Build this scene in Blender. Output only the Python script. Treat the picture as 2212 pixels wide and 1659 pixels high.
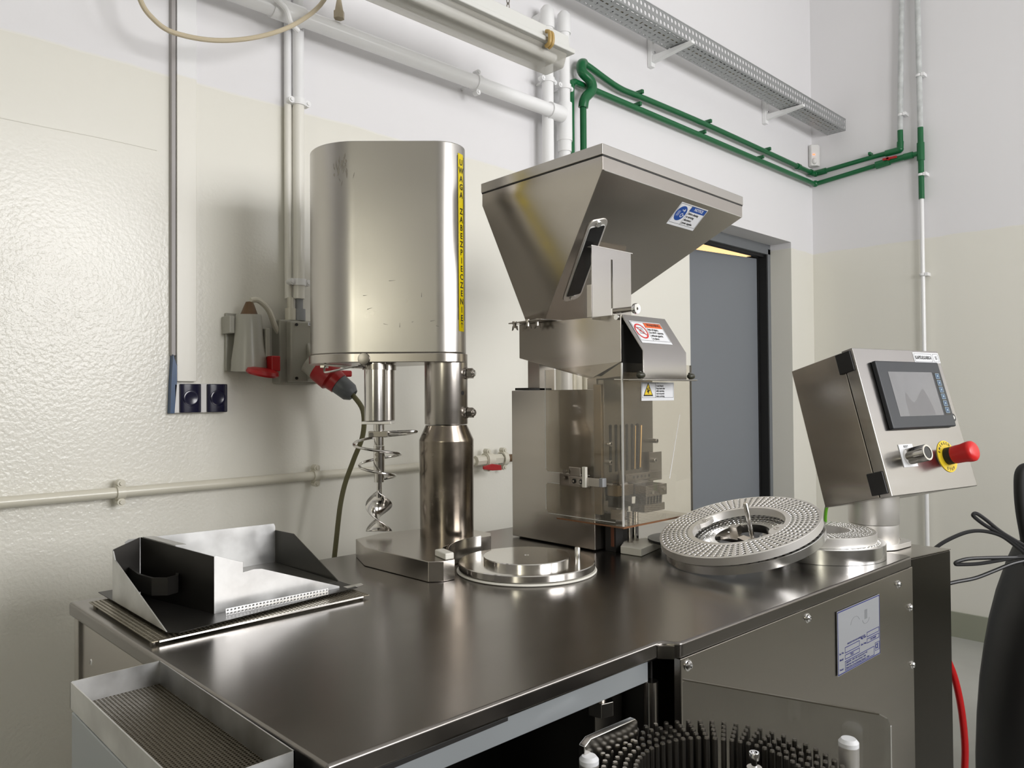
import bpy, bmesh, math, random
from mathutils import Vector, Matrix
random.seed(4)
S = bpy.context.scene
for o in list(bpy.data.objects): bpy.data.objects.remove(o)
COL = S.collection
PI = math.pi

# ------------------------------------------------------------------ camera
th, pitch, roll = math.radians(46.0), 0.016, 0.007
fw = Vector((math.cos(th), math.sin(th), 0)); rt = Vector((math.sin(th), -math.cos(th), 0)); up = Vector((0, 0, 1))
F = fw*math.cos(pitch) + up*math.sin(pitch); U0 = up*math.cos(pitch) - fw*math.sin(pitch)
R2 = rt*math.cos(roll) - U0*math.sin(roll); U2 = U0*math.cos(roll) + rt*math.sin(roll)
cam = bpy.data.objects.new('camera', bpy.data.cameras.new('camera')); COL.objects.link(cam)
cam.matrix_world = Matrix(((R2.x, U2.x, -F.x, 0), (R2.y, U2.y, -F.y, 0), (R2.z, U2.z, -F.z, 1.22), (0, 0, 0, 1)))
cam.data.sensor_width = 36.0; cam.data.lens = 36.0*1650/2212; cam.data.clip_start = 0.02
S.camera = cam

# ------------------------------------------------------------------ world, light, exposure
w = bpy.data.worlds.new('world'); S.world = w; w.use_nodes = True
bg = w.node_tree.nodes['Background']; bg.inputs[0].default_value = (0.78, 0.88, 1.0, 1); bg.inputs[1].default_value = 1.5
def area(name, loc, rot, sx, sy, power, col=(1, 1, 1)):
    l = bpy.data.lights.new(name, 'AREA'); l.shape = 'RECTANGLE'; l.size = sx; l.size_y = sy; l.energy = power; l.color = col
    o = bpy.data.objects.new(name, l); COL.objects.link(o); o.location = loc; o.rotation_euler = rot; return o
area('window_daylight', (1.40, -2.33, 2.05), (PI/2, 0, 0), 1.46, 1.30, 84, (1.0, 0.98, 0.975))
area('window_daylight', (3.30, -2.33, 2.05), (PI/2, 0, 0), 1.30, 1.30, 31, (1.0, 0.98, 0.975))
area('window_daylight', (-4.55, -1.80, 2.0), (PI/2, 0, -PI/2), 0.80, 1.30, 22, (1.0, 0.95, 0.74))
S.view_settings.view_transform = 'Standard'; S.view_settings.look = 'None'
S.view_settings.exposure = 0.05; S.view_settings.gamma = 1.0; S.view_settings.use_curve_mapping = False

# ------------------------------------------------------------------ materials
MATS = {}
def lin(c): return tuple((x/12.92 if x <= .04045 else ((x+.055)/1.055)**2.4) for x in c)
def srgb(r, g, b): return lin((r/255, g/255, b/255)) + (1,)
def mat(name, col, rough=.5, metal=0., bump=0., bscale=80., bdist=.001, stretch=None, rvar=0., coat=0., spec=None, emit=None, estr=0., cvar=0., cscale=6.):
    m = bpy.data.materials.new(name); m.use_nodes = True; nt = m.node_tree; b = nt.nodes['Principled BSDF']
    col = tuple(col) if len(col) == 4 else tuple(col)+(1,)
    b.inputs['Base Color'].default_value = col; b.inputs['Roughness'].default_value = rough; b.inputs['Metallic'].default_value = metal
    if spec is not None: b.inputs['Specular IOR Level'].default_value = spec
    if coat: b.inputs['Coat Weight'].default_value = coat; b.inputs['Coat Roughness'].default_value = .12
    if emit: b.inputs['Emission Color'].default_value = tuple(emit)+(1,); b.inputs['Emission Strength'].default_value = estr
    if bump or rvar or cvar:
        tc = nt.nodes.new('ShaderNodeTexCoord'); mp = nt.nodes.new('ShaderNodeMapping'); nt.links.new(tc.outputs['Object'], mp.inputs[0])
        if stretch: mp.inputs['Scale'].default_value = stretch
        n = nt.nodes.new('ShaderNodeTexNoise'); n.inputs['Scale'].default_value = bscale; n.inputs['Detail'].default_value = 4
        nt.links.new(mp.outputs[0], n.inputs['Vector'])
        if bump:
            bp = nt.nodes.new('ShaderNodeBump'); bp.inputs['Strength'].default_value = bump; bp.inputs['Distance'].default_value = bdist
            nt.links.new(n.outputs[0], bp.inputs['Height']); nt.links.new(bp.outputs[0], b.inputs['Normal'])
        if rvar:
            n2 = nt.nodes.new('ShaderNodeTexNoise'); n2.inputs['Scale'].default_value = cscale; n2.inputs['Detail'].default_value = 5
            nt.links.new(mp.outputs[0], n2.inputs['Vector'])
            mr = nt.nodes.new('ShaderNodeMapRange'); mr.inputs[3].default_value = rough-rvar; mr.inputs[4].default_value = rough+rvar
            mr.inputs[1].default_value = .3; mr.inputs[2].default_value = .7
            nt.links.new(n2.outputs[0], mr.inputs[0]); nt.links.new(mr.outputs[0], b.inputs['Roughness'])
        if cvar:
            n3 = nt.nodes.new('ShaderNodeTexNoise'); n3.inputs['Scale'].default_value = cscale; n3.inputs['Detail'].default_value = 6
            nt.links.new(tc.outputs['Object'], n3.inputs['Vector'])
            mx = nt.nodes.new('ShaderNodeMix'); mx.data_type = 'RGBA'
            mr = nt.nodes.new('ShaderNodeMapRange'); mr.inputs[1].default_value = .35; mr.inputs[2].default_value = .65
            nt.links.new(n3.outputs[0], mr.inputs[0]); nt.links.new(mr.outputs[0], mx.inputs[0])
            mx.inputs[6].default_value = tuple(c*(1-cvar) for c in col[:3])+(1,); mx.inputs[7].default_value = col
            nt.links.new(mx.outputs[2], b.inputs['Base Color'])
    MATS[name] = m; return m
steel = mat('brushed_steel', (.46, .43, .395), .24, 1, rvar=.025, stretch=(1, 1, 6), cscale=4)
steel_top = mat('worktop_steel', (.225, .21, .195), .25, 1, rvar=.02, stretch=(1, 4, 1), cscale=3)
steel_dark = mat('dark_steel', (.38, .355, .32), .25, 1, rvar=.02, stretch=(1, 1, 5), cscale=4)
door_steel = mat('box_front_steel', (.40, .385, .37), .20, 1, rvar=.03, bump=.02, bscale=120, bdist=.0002, stretch=(1, 1, 8))
steel_cover = mat('satin_cover', (.49, .47, .44), .30, 1, rvar=.03, cscale=5)
polished = mat('polished_steel', (.62, .60, .57), .16, 1, rvar=.05, bump=.02, bscale=90)
column_steel = mat('stained_column_steel', (.30, .26, .215), .22, 1, .05, 90, .0004, None, .08, cvar=.35, cscale=14)
alu = mat('machined_aluminium', (.78, .78, .77), .22, 1, rvar=.06, cscale=20)
alu_flat = mat('matt_aluminium', (.80, .78, .75), .46, 1)
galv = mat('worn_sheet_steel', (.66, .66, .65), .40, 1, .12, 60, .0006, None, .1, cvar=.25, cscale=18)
galv_shade = mat('shaded_sheet_steel', (.17, .165, .15), .36, 1, .06, 60, .0006, None, .08)  # shaded copy of the chute steel, the darkness is in the colour
mesh_steel = mat('perforated_steel', (.30, .27, .21), .36, 1)
floor_sieve = mat('sieve_brown', (.085, .070, .045), .5, .4)
hole_shade_m = mat('hole_shade_dark', (.035, .030, .026), .45, .6)  # shade down the ring holes, painted on their walls
sheet_shade = mat('chute_side_shade', (.030, .028, .025), .4, .7)  # shade and dark reflections inside the chute, put into the colour
zinc = mat('zinc_grey_paint', (.40, .43, .45), .4, .5)
chrome = mat('chrome', (.8, .8, .8), .1, 1)
black = mat('black_plastic', (.012, .012, .013), .38)
black_gloss = mat('black_gloss', (.006, .006, .007), .18)
black_bag = mat('black_housing', (.006, .006, .006), .5, bump=.2, bscale=6, bdist=.01)
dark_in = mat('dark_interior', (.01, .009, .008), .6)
bezel = mat('bezel_grey', (.018, .021, .027), .4)
screen = mat('screen_grey', (.20, .20, .205), .22, cvar=.12, cscale=9)
keys = mat('key_blue', (.03, .07, .14), .3); keylight = mat('key_line', (.35, .45, .5), .4)
red = mat('signal_red', (.62, .012, .012), .35); red_dark = mat('dark_red', (.38, .008, .01), .32)
yellow = mat('label_yellow', (.80, .62, .0), .4); ink = mat('black_ink', (.01, .01, .01), .5)
yellow2 = mat('legend_yellow', (.78, .56, .02), .45)
white_lab = mat('label_white', (.74, .75, .77), .4); blue_lab = mat('label_blue', (.005, .06, .30), .4)
orange_lab = mat('label_orange', (.75, .12, .02), .4); blue_ink = mat('blue_ink', (.01, .015, .17), .4)
plate_m = mat('aluminium_name_plate', (.30, .31, .325), .55, 0); grey_ink = mat('grey_ink', (.22, .23, .24), .5)
pvc = mat('white_painted_pipe', (.86, .86, .86), .28, coat=.2)
pvc_low = mat('cream_painted_pipe', (.66, .63, .53), .32, coat=.2)
pvc_grey = mat('grey_conduit', (.36, .34, .33), .4)
green = mat('green_paint', (.004, .115, .035), .3, bump=.2, bscale=60, bdist=.001)
sock_w = mat('socket_white', (.72, .71, .70), .35); sock_b = mat('socket_navy', (.008, .008, .028), .15)
boxgrey = mat('enclosure_grey', (.36, .35, .30), .3); plug_grey = mat('plug_grey', (.12, .13, .14), .4)
brown = mat('brown_gland', (.12, .065, .025), .5); cable_olive = mat('olive_cable', (.13, .12, .055), .5)
cable_tan = mat('tan_cable', (.55, .47, .33), .45); reflect_brown = mat('reflection_brown', (.13, .04, .015), .6)
nylon = mat('white_nylon', (.75, .73, .66), .45); cream = mat('cream_plastic', (.72, .70, .62), .5)
tray_m = mat('galvanised_tray', (.42, .43, .43), .45, .8); housing = mat('luminaire_grey', (.66, .66, .63), .45)
worn_pipe = mat('worn_pipe_paint', (.60, .62, .61), .4, cvar=.25, cscale=25)
end_reflect = mat('end_dark_reflection', (.055, .050, .042), .22, 1)  # dark reflections on the steel end are put into its base colour
clip_m = mat('tan_clip', (.45, .30, .10), .45); gasket = mat('gasket_dark', (.05, .05, .045), .6)
door_m = mat('door_grey', (.20, .215, .235), .45); frame_m = mat('door_frame_grey', (.16, .17, .18), .45)
seal = mat('door_seal', (.008, .008, .008), .6); wood_strip = mat('ochre_strip', (.35, .24, .07), .6)
base_green = mat('skirting_green', (.30, .31, .24), .35); pir_m = mat('sensor_white', (.75, .74, .72), .4)
led = mat('red_indicator', (.8, .05, .02), .4, emit=(1, .12, .04), estr=4)
hose_red = mat('hose_red', (.50, .006, .008), .3); ground_wire = mat('earth_wire', (.15, .5, .02), .4)
white_wall = mat('white_plain', (.78, .775, .77), .6)
dark_brown_acr = mat('acrylic_edge', (.20, .09, .04), .3)
block_brown = mat('block_brown_grey', (.24, .225, .205), .45)
warm = mat('warm_glow', (.9, .7, .4), .5, emit=(1, .60, .27), estr=.95)

def wallmat():
    m = bpy.data.materials.new('two_tone_wall_paint'); m.use_nodes = True; nt = m.node_tree; b = nt.nodes['Principled BSDF']
    g = nt.nodes.new('ShaderNodeNewGeometry'); sp = nt.nodes.new('ShaderNodeSeparateXYZ'); nt.links.new(g.outputs['Position'], sp.inputs[0])
    n = nt.nodes.new('ShaderNodeTexNoise'); n.inputs['Scale'].default_value = 9; nt.links.new(g.outputs['Position'], n.inputs['Vector'])
    ma = nt.nodes.new('ShaderNodeMath'); ma.operation = 'MULTIPLY_ADD'; nt.links.new(n.outputs[0], ma.inputs[0]); ma.inputs[1].default_value = .012; nt.links.new(sp.outputs['Z'], ma.inputs[2])
    mr = nt.nodes.new('ShaderNodeMapRange'); mr.inputs[1].default_value = 2.022; mr.inputs[2].default_value = 2.030; nt.links.new(ma.outputs[0], mr.inputs[0])
    mx = nt.nodes.new('ShaderNodeMix'); mx.data_type = 'RGBA'; nt.links.new(mr.outputs[0], mx.inputs[0])
    mx.inputs[6].default_value = (.775, .757, .685, 1); mx.inputs[7].default_value = (.765, .755, .765, 1)
    nt.links.new(mx.outputs[2], b.inputs['Base Color'])
    r = nt.nodes.new('ShaderNodeMapRange'); r.inputs[3].default_value = .27; r.inputs[4].default_value = .62; nt.links.new(mr.outputs[0], r.inputs[0]); nt.links.new(r.outputs[0], b.inputs['Roughness'])
    n2 = nt.nodes.new('ShaderNodeTexNoise'); n2.inputs['Scale'].default_value = 120; n2.inputs['Detail'].default_value = 2.5; nt.links.new(g.outputs['Position'], n2.inputs['Vector'])
    # coarse roller texture, strong at the left, smoother towards the door
    mr2 = nt.nodes.new('ShaderNodeMapRange'); mr2.inputs[1].default_value = .3; mr2.inputs[2].default_value = 1.2; mr2.inputs[3].default_value = 1.0; mr2.inputs[4].default_value = .12
    nt.links.new(sp.outputs['X'], mr2.inputs[0])
    n3 = nt.nodes.new('ShaderNodeTexNoise'); n3.inputs['Scale'].default_value = 2.5; nt.links.new(g.outputs['Position'], n3.inputs['Vector'])
    mm0 = nt.nodes.new('ShaderNodeMath'); mm0.operation = 'MULTIPLY'; nt.links.new(mr2.outputs[0], mm0.inputs[0]); nt.links.new(n3.outputs[0], mm0.inputs[1])
    mz = nt.nodes.new('ShaderNodeMapRange'); mz.inputs[1].default_value = 1.50; mz.inputs[2].default_value = 1.80; mz.inputs[3].default_value = 1.0; mz.inputs[4].default_value = .12; nt.links.new(sp.outputs['Z'], mz.inputs[0])
    mm = nt.nodes.new('ShaderNodeMath'); mm.operation = 'MULTIPLY'; nt.links.new(mm0.outputs[0], mm.inputs[0]); nt.links.new(mz.outputs[0], mm.inputs[1])
    bp = nt.nodes.new('ShaderNodeBump'); bp.inputs['Distance'].default_value = .0032; nt.links.new(mm.outputs[0], bp.inputs['Strength'])
    nt.links.new(n2.outputs[0], bp.inputs['Height']); nt.links.new(bp.outputs[0], b.inputs['Normal'])
    return m
wall_m = wallmat()
def pipe_paint():
    m = bpy.data.materials.new('two_tone_pipe_paint'); m.use_nodes = True; nt = m.node_tree; b = nt.nodes['Principled BSDF']
    g = nt.nodes.new('ShaderNodeNewGeometry'); sp = nt.nodes.new('ShaderNodeSeparateXYZ'); nt.links.new(g.outputs['Position'], sp.inputs[0])
    mr = nt.nodes.new('ShaderNodeMapRange'); mr.inputs[1].default_value = 2.018; mr.inputs[2].default_value = 2.024; nt.links.new(sp.outputs['Z'], mr.inputs[0])
    mx = nt.nodes.new('ShaderNodeMix'); mx.data_type = 'RGBA'; nt.links.new(mr.outputs[0], mx.inputs[0]); mx.inputs[6].default_value = (.80, .78, .71, 1); mx.inputs[7].default_value = (.82, .82, .825, 1)
    nt.links.new(mx.outputs[2], b.inputs['Base Color']); b.inputs['Roughness'].default_value = .3; b.inputs['Coat Weight'].default_value = .2
    return m
two_tone = pipe_paint()
floor_m = mat('grey_floor_paint', (.46, .46, .43), .25, bump=.1, bscale=30, cvar=.1, cscale=3)
ceil_m = mat('ceiling_white', (.80, .80, .78), .8, bump=.05, bscale=30)

def clear_mat(name, tint=(.9, .88, .84), gl=.06, rough=.03):
    m = bpy.data.materials.new(name); m.use_nodes = True; nt = m.node_tree; nt.nodes.remove(nt.nodes['Principled BSDF'])
    out = nt.nodes['Material Output']; t = nt.nodes.new('ShaderNodeBsdfTransparent'); t.inputs[0].default_value = tint+(1,)
    g = nt.nodes.new('ShaderNodeBsdfGlossy'); g.inputs['Roughness'].default_value = rough
    lw = nt.nodes.new('ShaderNodeLayerWeight'); lw.inputs[0].default_value = .5
    pw = nt.nodes.new('ShaderNodeMath'); pw.operation = 'POWER'; nt.links.new(lw.outputs['Facing'], pw.inputs[0]); pw.inputs[1].default_value = 4.0
    fr = nt.nodes.new('ShaderNodeMath'); fr.operation = 'MULTIPLY_ADD'; nt.links.new(pw.outputs[0], fr.inputs[0]); fr.inputs[1].default_value = .6; fr.inputs[2].default_value = .045
    mx = nt.nodes.new('ShaderNodeMixShader'); nt.links.new(fr.outputs[0], mx.inputs[0]); nt.links.new(t.outputs[0], mx.inputs[1]); nt.links.new(g.outputs[0], mx.inputs[2])
    d = nt.nodes.new('ShaderNodeBsdfDiffuse'); d.inputs[0].default_value = (.6, .58, .52, 1); m2 = nt.nodes.new('ShaderNodeMixShader'); m2.inputs[0].default_value = gl
    nt.links.new(mx.outputs[0], m2.inputs[1]); nt.links.new(d.outputs[0], m2.inputs[2]); nt.links.new(m2.outputs[0], out.inputs[0])
    return m
acrylic = clear_mat('clear_acrylic'); glass = clear_mat('window_glass', (.97, .98, .98), .0)
smoke = clear_mat('guard_acrylic', (.80, .80, .79), .05, .08); diffuser_m = clear_mat('dusty_diffuser', (.88, .88, .86), .35, .2)

# ------------------------------------------------------------------ mesh helpers
class MB:
    def __init__(s): s.v = []; s.f = []
    def add(s, vs, fs, M=None):
        k = len(s.v)
        for p in vs:
            p = Vector(p); s.v.append(M @ p if M else p)
        s.f += [tuple(i+k for i in f) for f in fs]; return s
    def box(s, x0, x1, y0, y1, z0, z1, M=None):
        vs = [(x, y, z) for x in (x0, x1) for y in (y0, y1) for z in (z0, z1)]
        return s.add(vs, [(0, 1, 3, 2), (4, 6, 7, 5), (0, 4, 5, 1), (2, 3, 7, 6), (0, 2, 6, 4), (1, 5, 7, 3)], M)
    def cyl(s, a, b, r0, r1=None, n=24, caps=True):
        r1 = r0 if r1 is None else r1; a = Vector(a); b = Vector(b); d = (b-a).normalized()
        u = d.orthogonal().normalized(); v = d.cross(u)
        vs = [a+(u*math.cos(t)+v*math.sin(t))*r0 for t in [2*PI*i/n for i in range(n)]]+[b+(u*math.cos(t)+v*math.sin(t))*r1 for t in [2*PI*i/n for i in range(n)]]
        fs = [(i, (i+1) % n, n+(i+1) % n, n+i) for i in range(n)]
        if caps: fs += [tuple(range(n))[::-1], tuple(range(n, 2*n))]
        return s.add(vs, fs)
    def lathe(s, prof, o=(0, 0, 0), ax=(0, 0, 1), n=40, arc=None):
        o = Vector(o); d = Vector(ax).normalized(); u = d.orthogonal().normalized(); v = d.cross(u); m = len(prof); vs = []
        for i in range(n):
            t = 2*PI*i/n; e = u*math.cos(t)+v*math.sin(t)
            vs += [o+e*r+d*h for r, h in prof]
        fs = [(i*m+j, ((i+1) % n)*m+j, ((i+1) % n)*m+j+1, i*m+j+1) for i in range(n) for j in range(m-1)]
        if prof[0][0] > 1e-6 and prof[0] != prof[-1]: fs.append(tuple(i*m for i in range(n))[::-1])
        if prof[-1][0] > 1e-6 and prof[0] != prof[-1]: fs.append(tuple(i*m+m-1 for i in range(n)))
        return s.add(vs, fs)
    def prism(s, poly, d, M=None, o=None):
        """poly: 3D points of a planar outline, extruded by vector d"""
        p = [Vector(q) for q in poly]; d = Vector(d); n = len(p)
        return s.add(p+[q+d for q in p], [tuple(range(n))[::-1], tuple(range(n, 2*n))]+[(i, (i+1) % n, n+(i+1) % n, n+i) for i in range(n)], M)
    def tube(s, pts, r, n=10, smooth=6, closed=False):
        P = [Vector(p) for p in pts]
        if smooth and len(P) > 2:
            Q = []
            for i in range(len(P)-1):
                p0 = P[max(i-1, 0)]; p1 = P[i]; p2 = P[i+1]; p3 = P[min(i+2, len(P)-1)]
                for k in range(smooth):
                    t = k/smooth
                    Q.append(.5*((2*p1)+(p2-p0)*t+(2*p0-5*p1+4*p2-p3)*t*t+(3*p1-p0-3*p2+p3)*t**3))
            Q.append(P[-1]); P = Q
        prev = None; vs = []; rs = r if isinstance(r, (list, tuple)) else None
        for i, p in enumerate(P):
            d = (P[min(i+1, len(P)-1)]-P[max(i-1, 0)]).normalized()
            if prev is None: u = d.orthogonal().normalized()
            else: u = (prev-d*prev.dot(d)).normalized()
            prev = u; v = d.cross(u)
            rr = r if rs is None else rs[0]+(rs[1]-rs[0])*i/(len(P)-1)
            vs += [p+(u*math.cos(2*PI*k/n)+v*math.sin(2*PI*k/n))*rr for k in range(n)]
        m = len(P)
        fs = [(i*n+k, i*n+(k+1) % n, (i+1)*n+(k+1) % n, (i+1)*n+k) for i in range(m-1) for k in range(n)]
        fs += [tuple(range(n))[::-1], tuple(range((m-1)*n, m*n))]
        return s.add(vs, fs)
    def sphere(s, c, r, n=16, sc=(1, 1, 1)):
        pr = [(math.sin(PI*j/8)*r, -math.cos(PI*j/8)*r) for j in range(9)]
        k = len(s.v); s.lathe(pr, (0, 0, 0), (0, 0, 1), n)
        for i in range(k, len(s.v)): q = s.v[i]; s.v[i] = Vector((q.x*sc[0], q.y*sc[1], q.z*sc[2]))+Vector(c)
        return s

OFF = {}
def obj(name, mb, m, parent=None, bevel=0, smooth=35, solid=0, local=False):
    me = bpy.data.meshes.new(name); off = Vector((0, 0, 0))
    if parent is not None and not local: off = OFF.get(parent.name, off)
    me.from_pydata([v-off for v in mb.v], [], mb.f); me.materials.append(m); me.validate(); me.update()
    bm = bmesh.new(); bm.from_mesh(me); bmesh.ops.remove_doubles(bm, verts=bm.verts, dist=1e-6)
    if not solid: bmesh.ops.recalc_face_normals(bm, faces=bm.faces)
    bm.to_mesh(me); bm.free()
    if smooth:
        me.polygons.foreach_set('use_smooth', [True]*len(me.polygons)); me.set_sharp_from_angle(angle=math.radians(smooth))
    o = bpy.data.objects.new(name, me); COL.objects.link(o)
    if parent is not None: o.parent = parent; OFF[o.name] = off
    else: OFF[o.name] = Vector((0, 0, 0))
    if solid: md = o.modifiers.new('solid', 'SOLIDIFY'); md.thickness = solid; md.offset = 0
    if bevel: md = o.modifiers.new('bevel', 'BEVEL'); md.width = bevel; md.segments = 3; md.limit_method = 'ANGLE'; md.angle_limit = math.radians(40); md.harden_normals = True
    return o
def tag(o, label, cat, group=None):
    o['label'] = label; o['category'] = cat
    if group: o['group'] = group
    return o
def thing(name, label, cat, loc=(0, 0, 0), group=None, rot=None):
    o = bpy.data.objects.new(name, None); COL.objects.link(o); o.location = loc; o.empty_display_size = .05
    if rot is not None: o.rotation_mode = 'QUATERNION'; o.rotation_quaternion = rot; OFF[o.name] = Vector((0, 0, 0))
    else: OFF[o.name] = Vector(loc)
    return tag(o, label, cat, group)
def struct(name, mb, m, parent=None, **k):
    o = obj(name, mb, m, parent, **k)
    if parent is None: o['kind'] = 'structure'
    return o
def share(src, parent, loc, name=None):
    c = src.copy(); COL.objects.link(c); c.parent = parent; c.location = loc; return c
def root_at(mb_pts): return None

def textmesh(mb, s, size, M, align='LEFT', squash=1.0, space=1.0):
    c = bpy.data.curves.new('t', 'FONT'); c.body = s; c.size = size; c.align_x = align; c.align_y = 'CENTER'; c.resolution_u = 2; c.offset = size*.024; c.space_character = space
    o = bpy.data.objects.new('t', c); me = bpy.data.meshes.new_from_object(o)
    mb.add([(v.co.x*squash, v.co.y, 0) for v in me.vertices], [tuple(p.vertices) for p in me.polygons], M)
    bpy.data.objects.remove(o); bpy.data.curves.remove(c); bpy.data.meshes.remove(me)
class Frame:
    """a flat label frame: o = top-left corner, u = right, d = down, n = out of the surface"""
    k = 1.0
    def __init__(s, o, u, d):
        s.o = Vector(o); s.u = Vector(u).normalized(); d = Vector(d); s.d = (d-s.u*d.dot(s.u)).normalized(); s.n = s.d.cross(s.u).normalized()
    def p(s, u, v, h=0): return s.o+(s.u*u+s.d*v+s.n*h)*s.k
    def rect(s, mb, u0, v0, u1, v1, h0, h1): mb.prism([s.p(u0, v0, h0), s.p(u0, v1, h0), s.p(u1, v1, h0), s.p(u1, v0, h0)], s.n*((h1-h0)*s.k))
    def M(s, u, v, h):
        o = s.p(u, v, h); x = s.u*s.k; y = -s.d*s.k
        return Matrix(((x.x, y.x, s.n.x, o.x), (x.y, y.y, s.n.y, o.y), (x.z, y.z, s.n.z, o.z), (0, 0, 0, 1)))
    def outline(s, mb, u0, v0, u1, v1, t, h0, h1):
        s.rect(mb, u0, v0, u1, v0+t, h0, h1); s.rect(mb, u0, v1-t, u1, v1, h0, h1); s.rect(mb, u0, v0, u0+t, v1, h0, h1); s.rect(mb, u1-t, v0, u1, v1, h0, h1)

def perf(mb, o, u, v, nu, nv, hole, n=8, stagger=False, depth=None, square=False):
    """perforated sheet of nu x nv cells over vectors u, v (whole spans); hole = fraction of the cell; thickness by solidify"""
    o = Vector(o); u = Vector(u)/nu; v = Vector(v)/nv
    hu, hv = hole if isinstance(hole, tuple) else (hole, hole)
    sqp = [(-1, -1), (0, -1), (1, -1), (1, 0), (1, 1), (0, 1), (-1, 1), (-1, 0)]
    for i in range(nu):
        for j in range(nv):
            c = o+u*(i+.5)+v*(j+.5)
            out = [c+u*(.5*a)+v*(.5*b) for a, b in sqp]
            if square: inn = [c+u*(.5*a*hu)+v*(.5*b*hv) for a, b in sqp]
            else: inn = [c+u*(.5*hu*a/max(1e-9, math.hypot(a, b)))+v*(.5*hv*b/max(1e-9, math.hypot(a, b))) for a, b in sqp]
            mb.add(out+inn, [(k, (k+1) % 8, 8+(k+1) % 8, 8+k) for k in range(8)])
def screw(parent, p, n, r=.007, m=None, name='screw'):
    p = Vector(p); n = Vector(n).normalized()
    b = MB(); b.lathe([(r*1.25, 0), (r*1.25, r*.15), (r, r*.18), (r*.93, r*.55), (r*.6, r*.85), (r*.45, r*.88), (r*.45, r*.3), (0, r*.3)], p, n, 18)
    return obj(name, b, m or chrome, parent, smooth=30)

# ------------------------------------------------------------------ room shell
YA, XB, H = 1.935, 4.27, 4.0
X0, Y0 = -4.6, -2.35
struct('floor', MB().box(X0-.2, XB+.2, Y0-.2, 3.6, -.1, 0), floor_m, smooth=0)
struct('ceiling', MB().box(X0-.2, XB+.2, Y0-.2, YA+.2, H, H+.1), ceil_m, smooth=0)
b = MB(); b.box(X0, 3.0, YA, YA+.121, 0, H); b.box(4.0, XB, YA, YA+.121, 0, H); b.box(3.0, 4.0, YA, YA+.121, 2.053, H)
struct('wall_back', b, wall_m, smooth=0)
wb_ = bpy.data.objects['wall_back']
b = MB(); b.tube([(-.2, YA-.0002, 1.826), (.1, YA-.0002, 1.829), (.35, YA-.0002, 1.826), (.55, YA-.0002, 1.828), (.668, YA-.0002, 1.826)], .0011, 6, 6); obj('plaster_seam', b, wall_m, wb_)
struct('wall_right', MB().box(XB, XB+.2, Y0-.2, YA+.2, 0, H), wall_m, smooth=0)
def holed_wall(name, holes, lo, hi, fn):
    b = MB(); xs = lo
    for a, c, z0, z1 in holes:
        fn(b, xs, a, 0, H); fn(b, a, c, 0, z0); fn(b, a, c, z1, H); xs = c
    fn(b, xs, hi, 0, H); return struct(name, b, wall_m, smooth=0)
holed_wall('wall_front', [(.65, 2.15, 1.38, 2.72), (2.63, 3.97, 1.38, 2.72)], X0, XB, lambda b, a, c, z0, z1: b.box(a, c, Y0-.2, Y0, z0, z1))
holed_wall('wall_left', [(-2.22, -1.38, 1.33, 2.67)], Y0-.2, YA+.2, lambda b, a, c, z0, z1: b.box(X0-.2, X0, a, c, z0, z1))
def window(k, c0, c1, z0, z1, axis):
    def bx(b, a, c, d0, d1, e, g):
        if axis == 'y': b.box(a, c, Y0-.14+d0, Y0-.14+d1, e, g)
        else: b.box(X0-.14+d0, X0-.14+d1, a, c, e, g)
    b = MB(); bx(b, c0, c0+.05, 0, .05, z0, z1); bx(b, c1-.05, c1, 0, .05, z0, z1); bx(b, c0, c1, 0, .05, z0, z0+.05); bx(b, c0, c1, 0, .05, z1-.05, z1)
    m = (c0+c1)/2
    if c1-c0 > 1: bx(b, m-.035, m+.035, 0, .05, z0, z1)
    o = struct('window_%d' % k, b, white_wall, smooth=0)
    g = MB(); bx(g, c0+.05, c1-.05, .02, .026, z0+.05, z1-.05); obj('window_pane', g, glass, o, smooth=0)
window(1, .65, 2.15, 1.38, 2.72, 'y'); window(2, -2.22, -1.38, 1.33, 2.67, 'x'); window(3, 2.63, 3.97, 1.38, 2.72, 'y')
struct('baseboard_right', MB().box(XB-.012, XB, Y0, YA, 0, .124), base_green, smooth=0)
struct('baseboard_back', MB().box(X0, 3.0, YA-.012, YA, 0, .124).box(4.0, XB-.012, YA-.012, YA, 0, .124), base_green, smooth=0)
# door: steel frame and leaf standing ajar into the next room
b = MB(); yf = YA+.121
b.box(2.93, 3.035, yf, yf+.06, 0, 2.03); b.box(3.972, 4.05, yf, yf+.06, 0, 2.03); b.box(2.93, 4.05, yf, yf+.06, 1.998, 2.08)
d1 = struct('door_1', b, frame_m, bevel=.002)
hx, hy, a = 3.972, 2.113, math.radians(9.5)
Ml = Matrix.Translation((hx, hy, 0)) @ Matrix.Rotation(PI-a, 4, 'Z')
obj('door_leaf', MB().box(0, .93, -.045, 0, .01, 1.982, Ml), door_m, d1, bevel=.002)
obj('door_seal', MB().box(3.962, 3.972, yf+.005, yf+.05, 0, 1.998).box(3.955, 3.972, yf+.052, yf+.12, 0, 2.0).box(3.035, 3.972, yf+.02, yf+.05, 1.985, 1.998), seal, d1, smooth=0)
b = MB()
for (x, z) in ((.80, 1.02), (.68, 1.02)): b.box(x, x+.02, 0, .0015, z, z+.004, Ml)
b.box(.893, .9, 0, .0015, 1.10, 1.125, Ml)
obj('scratch_mark', b, seal, d1, smooth=0)
# unseen low block, added to keep window light off the lower wall
struct('light_block_low', MB().box(-3.9, 3.55, -1.80, -1.62, 0, 1.30), block_brown, bevel=.01)
struct('light_block_cap_1', MB().box(-3.92, 3.57, -1.83, -1.59, 1.30, 1.33), white_wall, bevel=.004)  # cap of the added block
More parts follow.
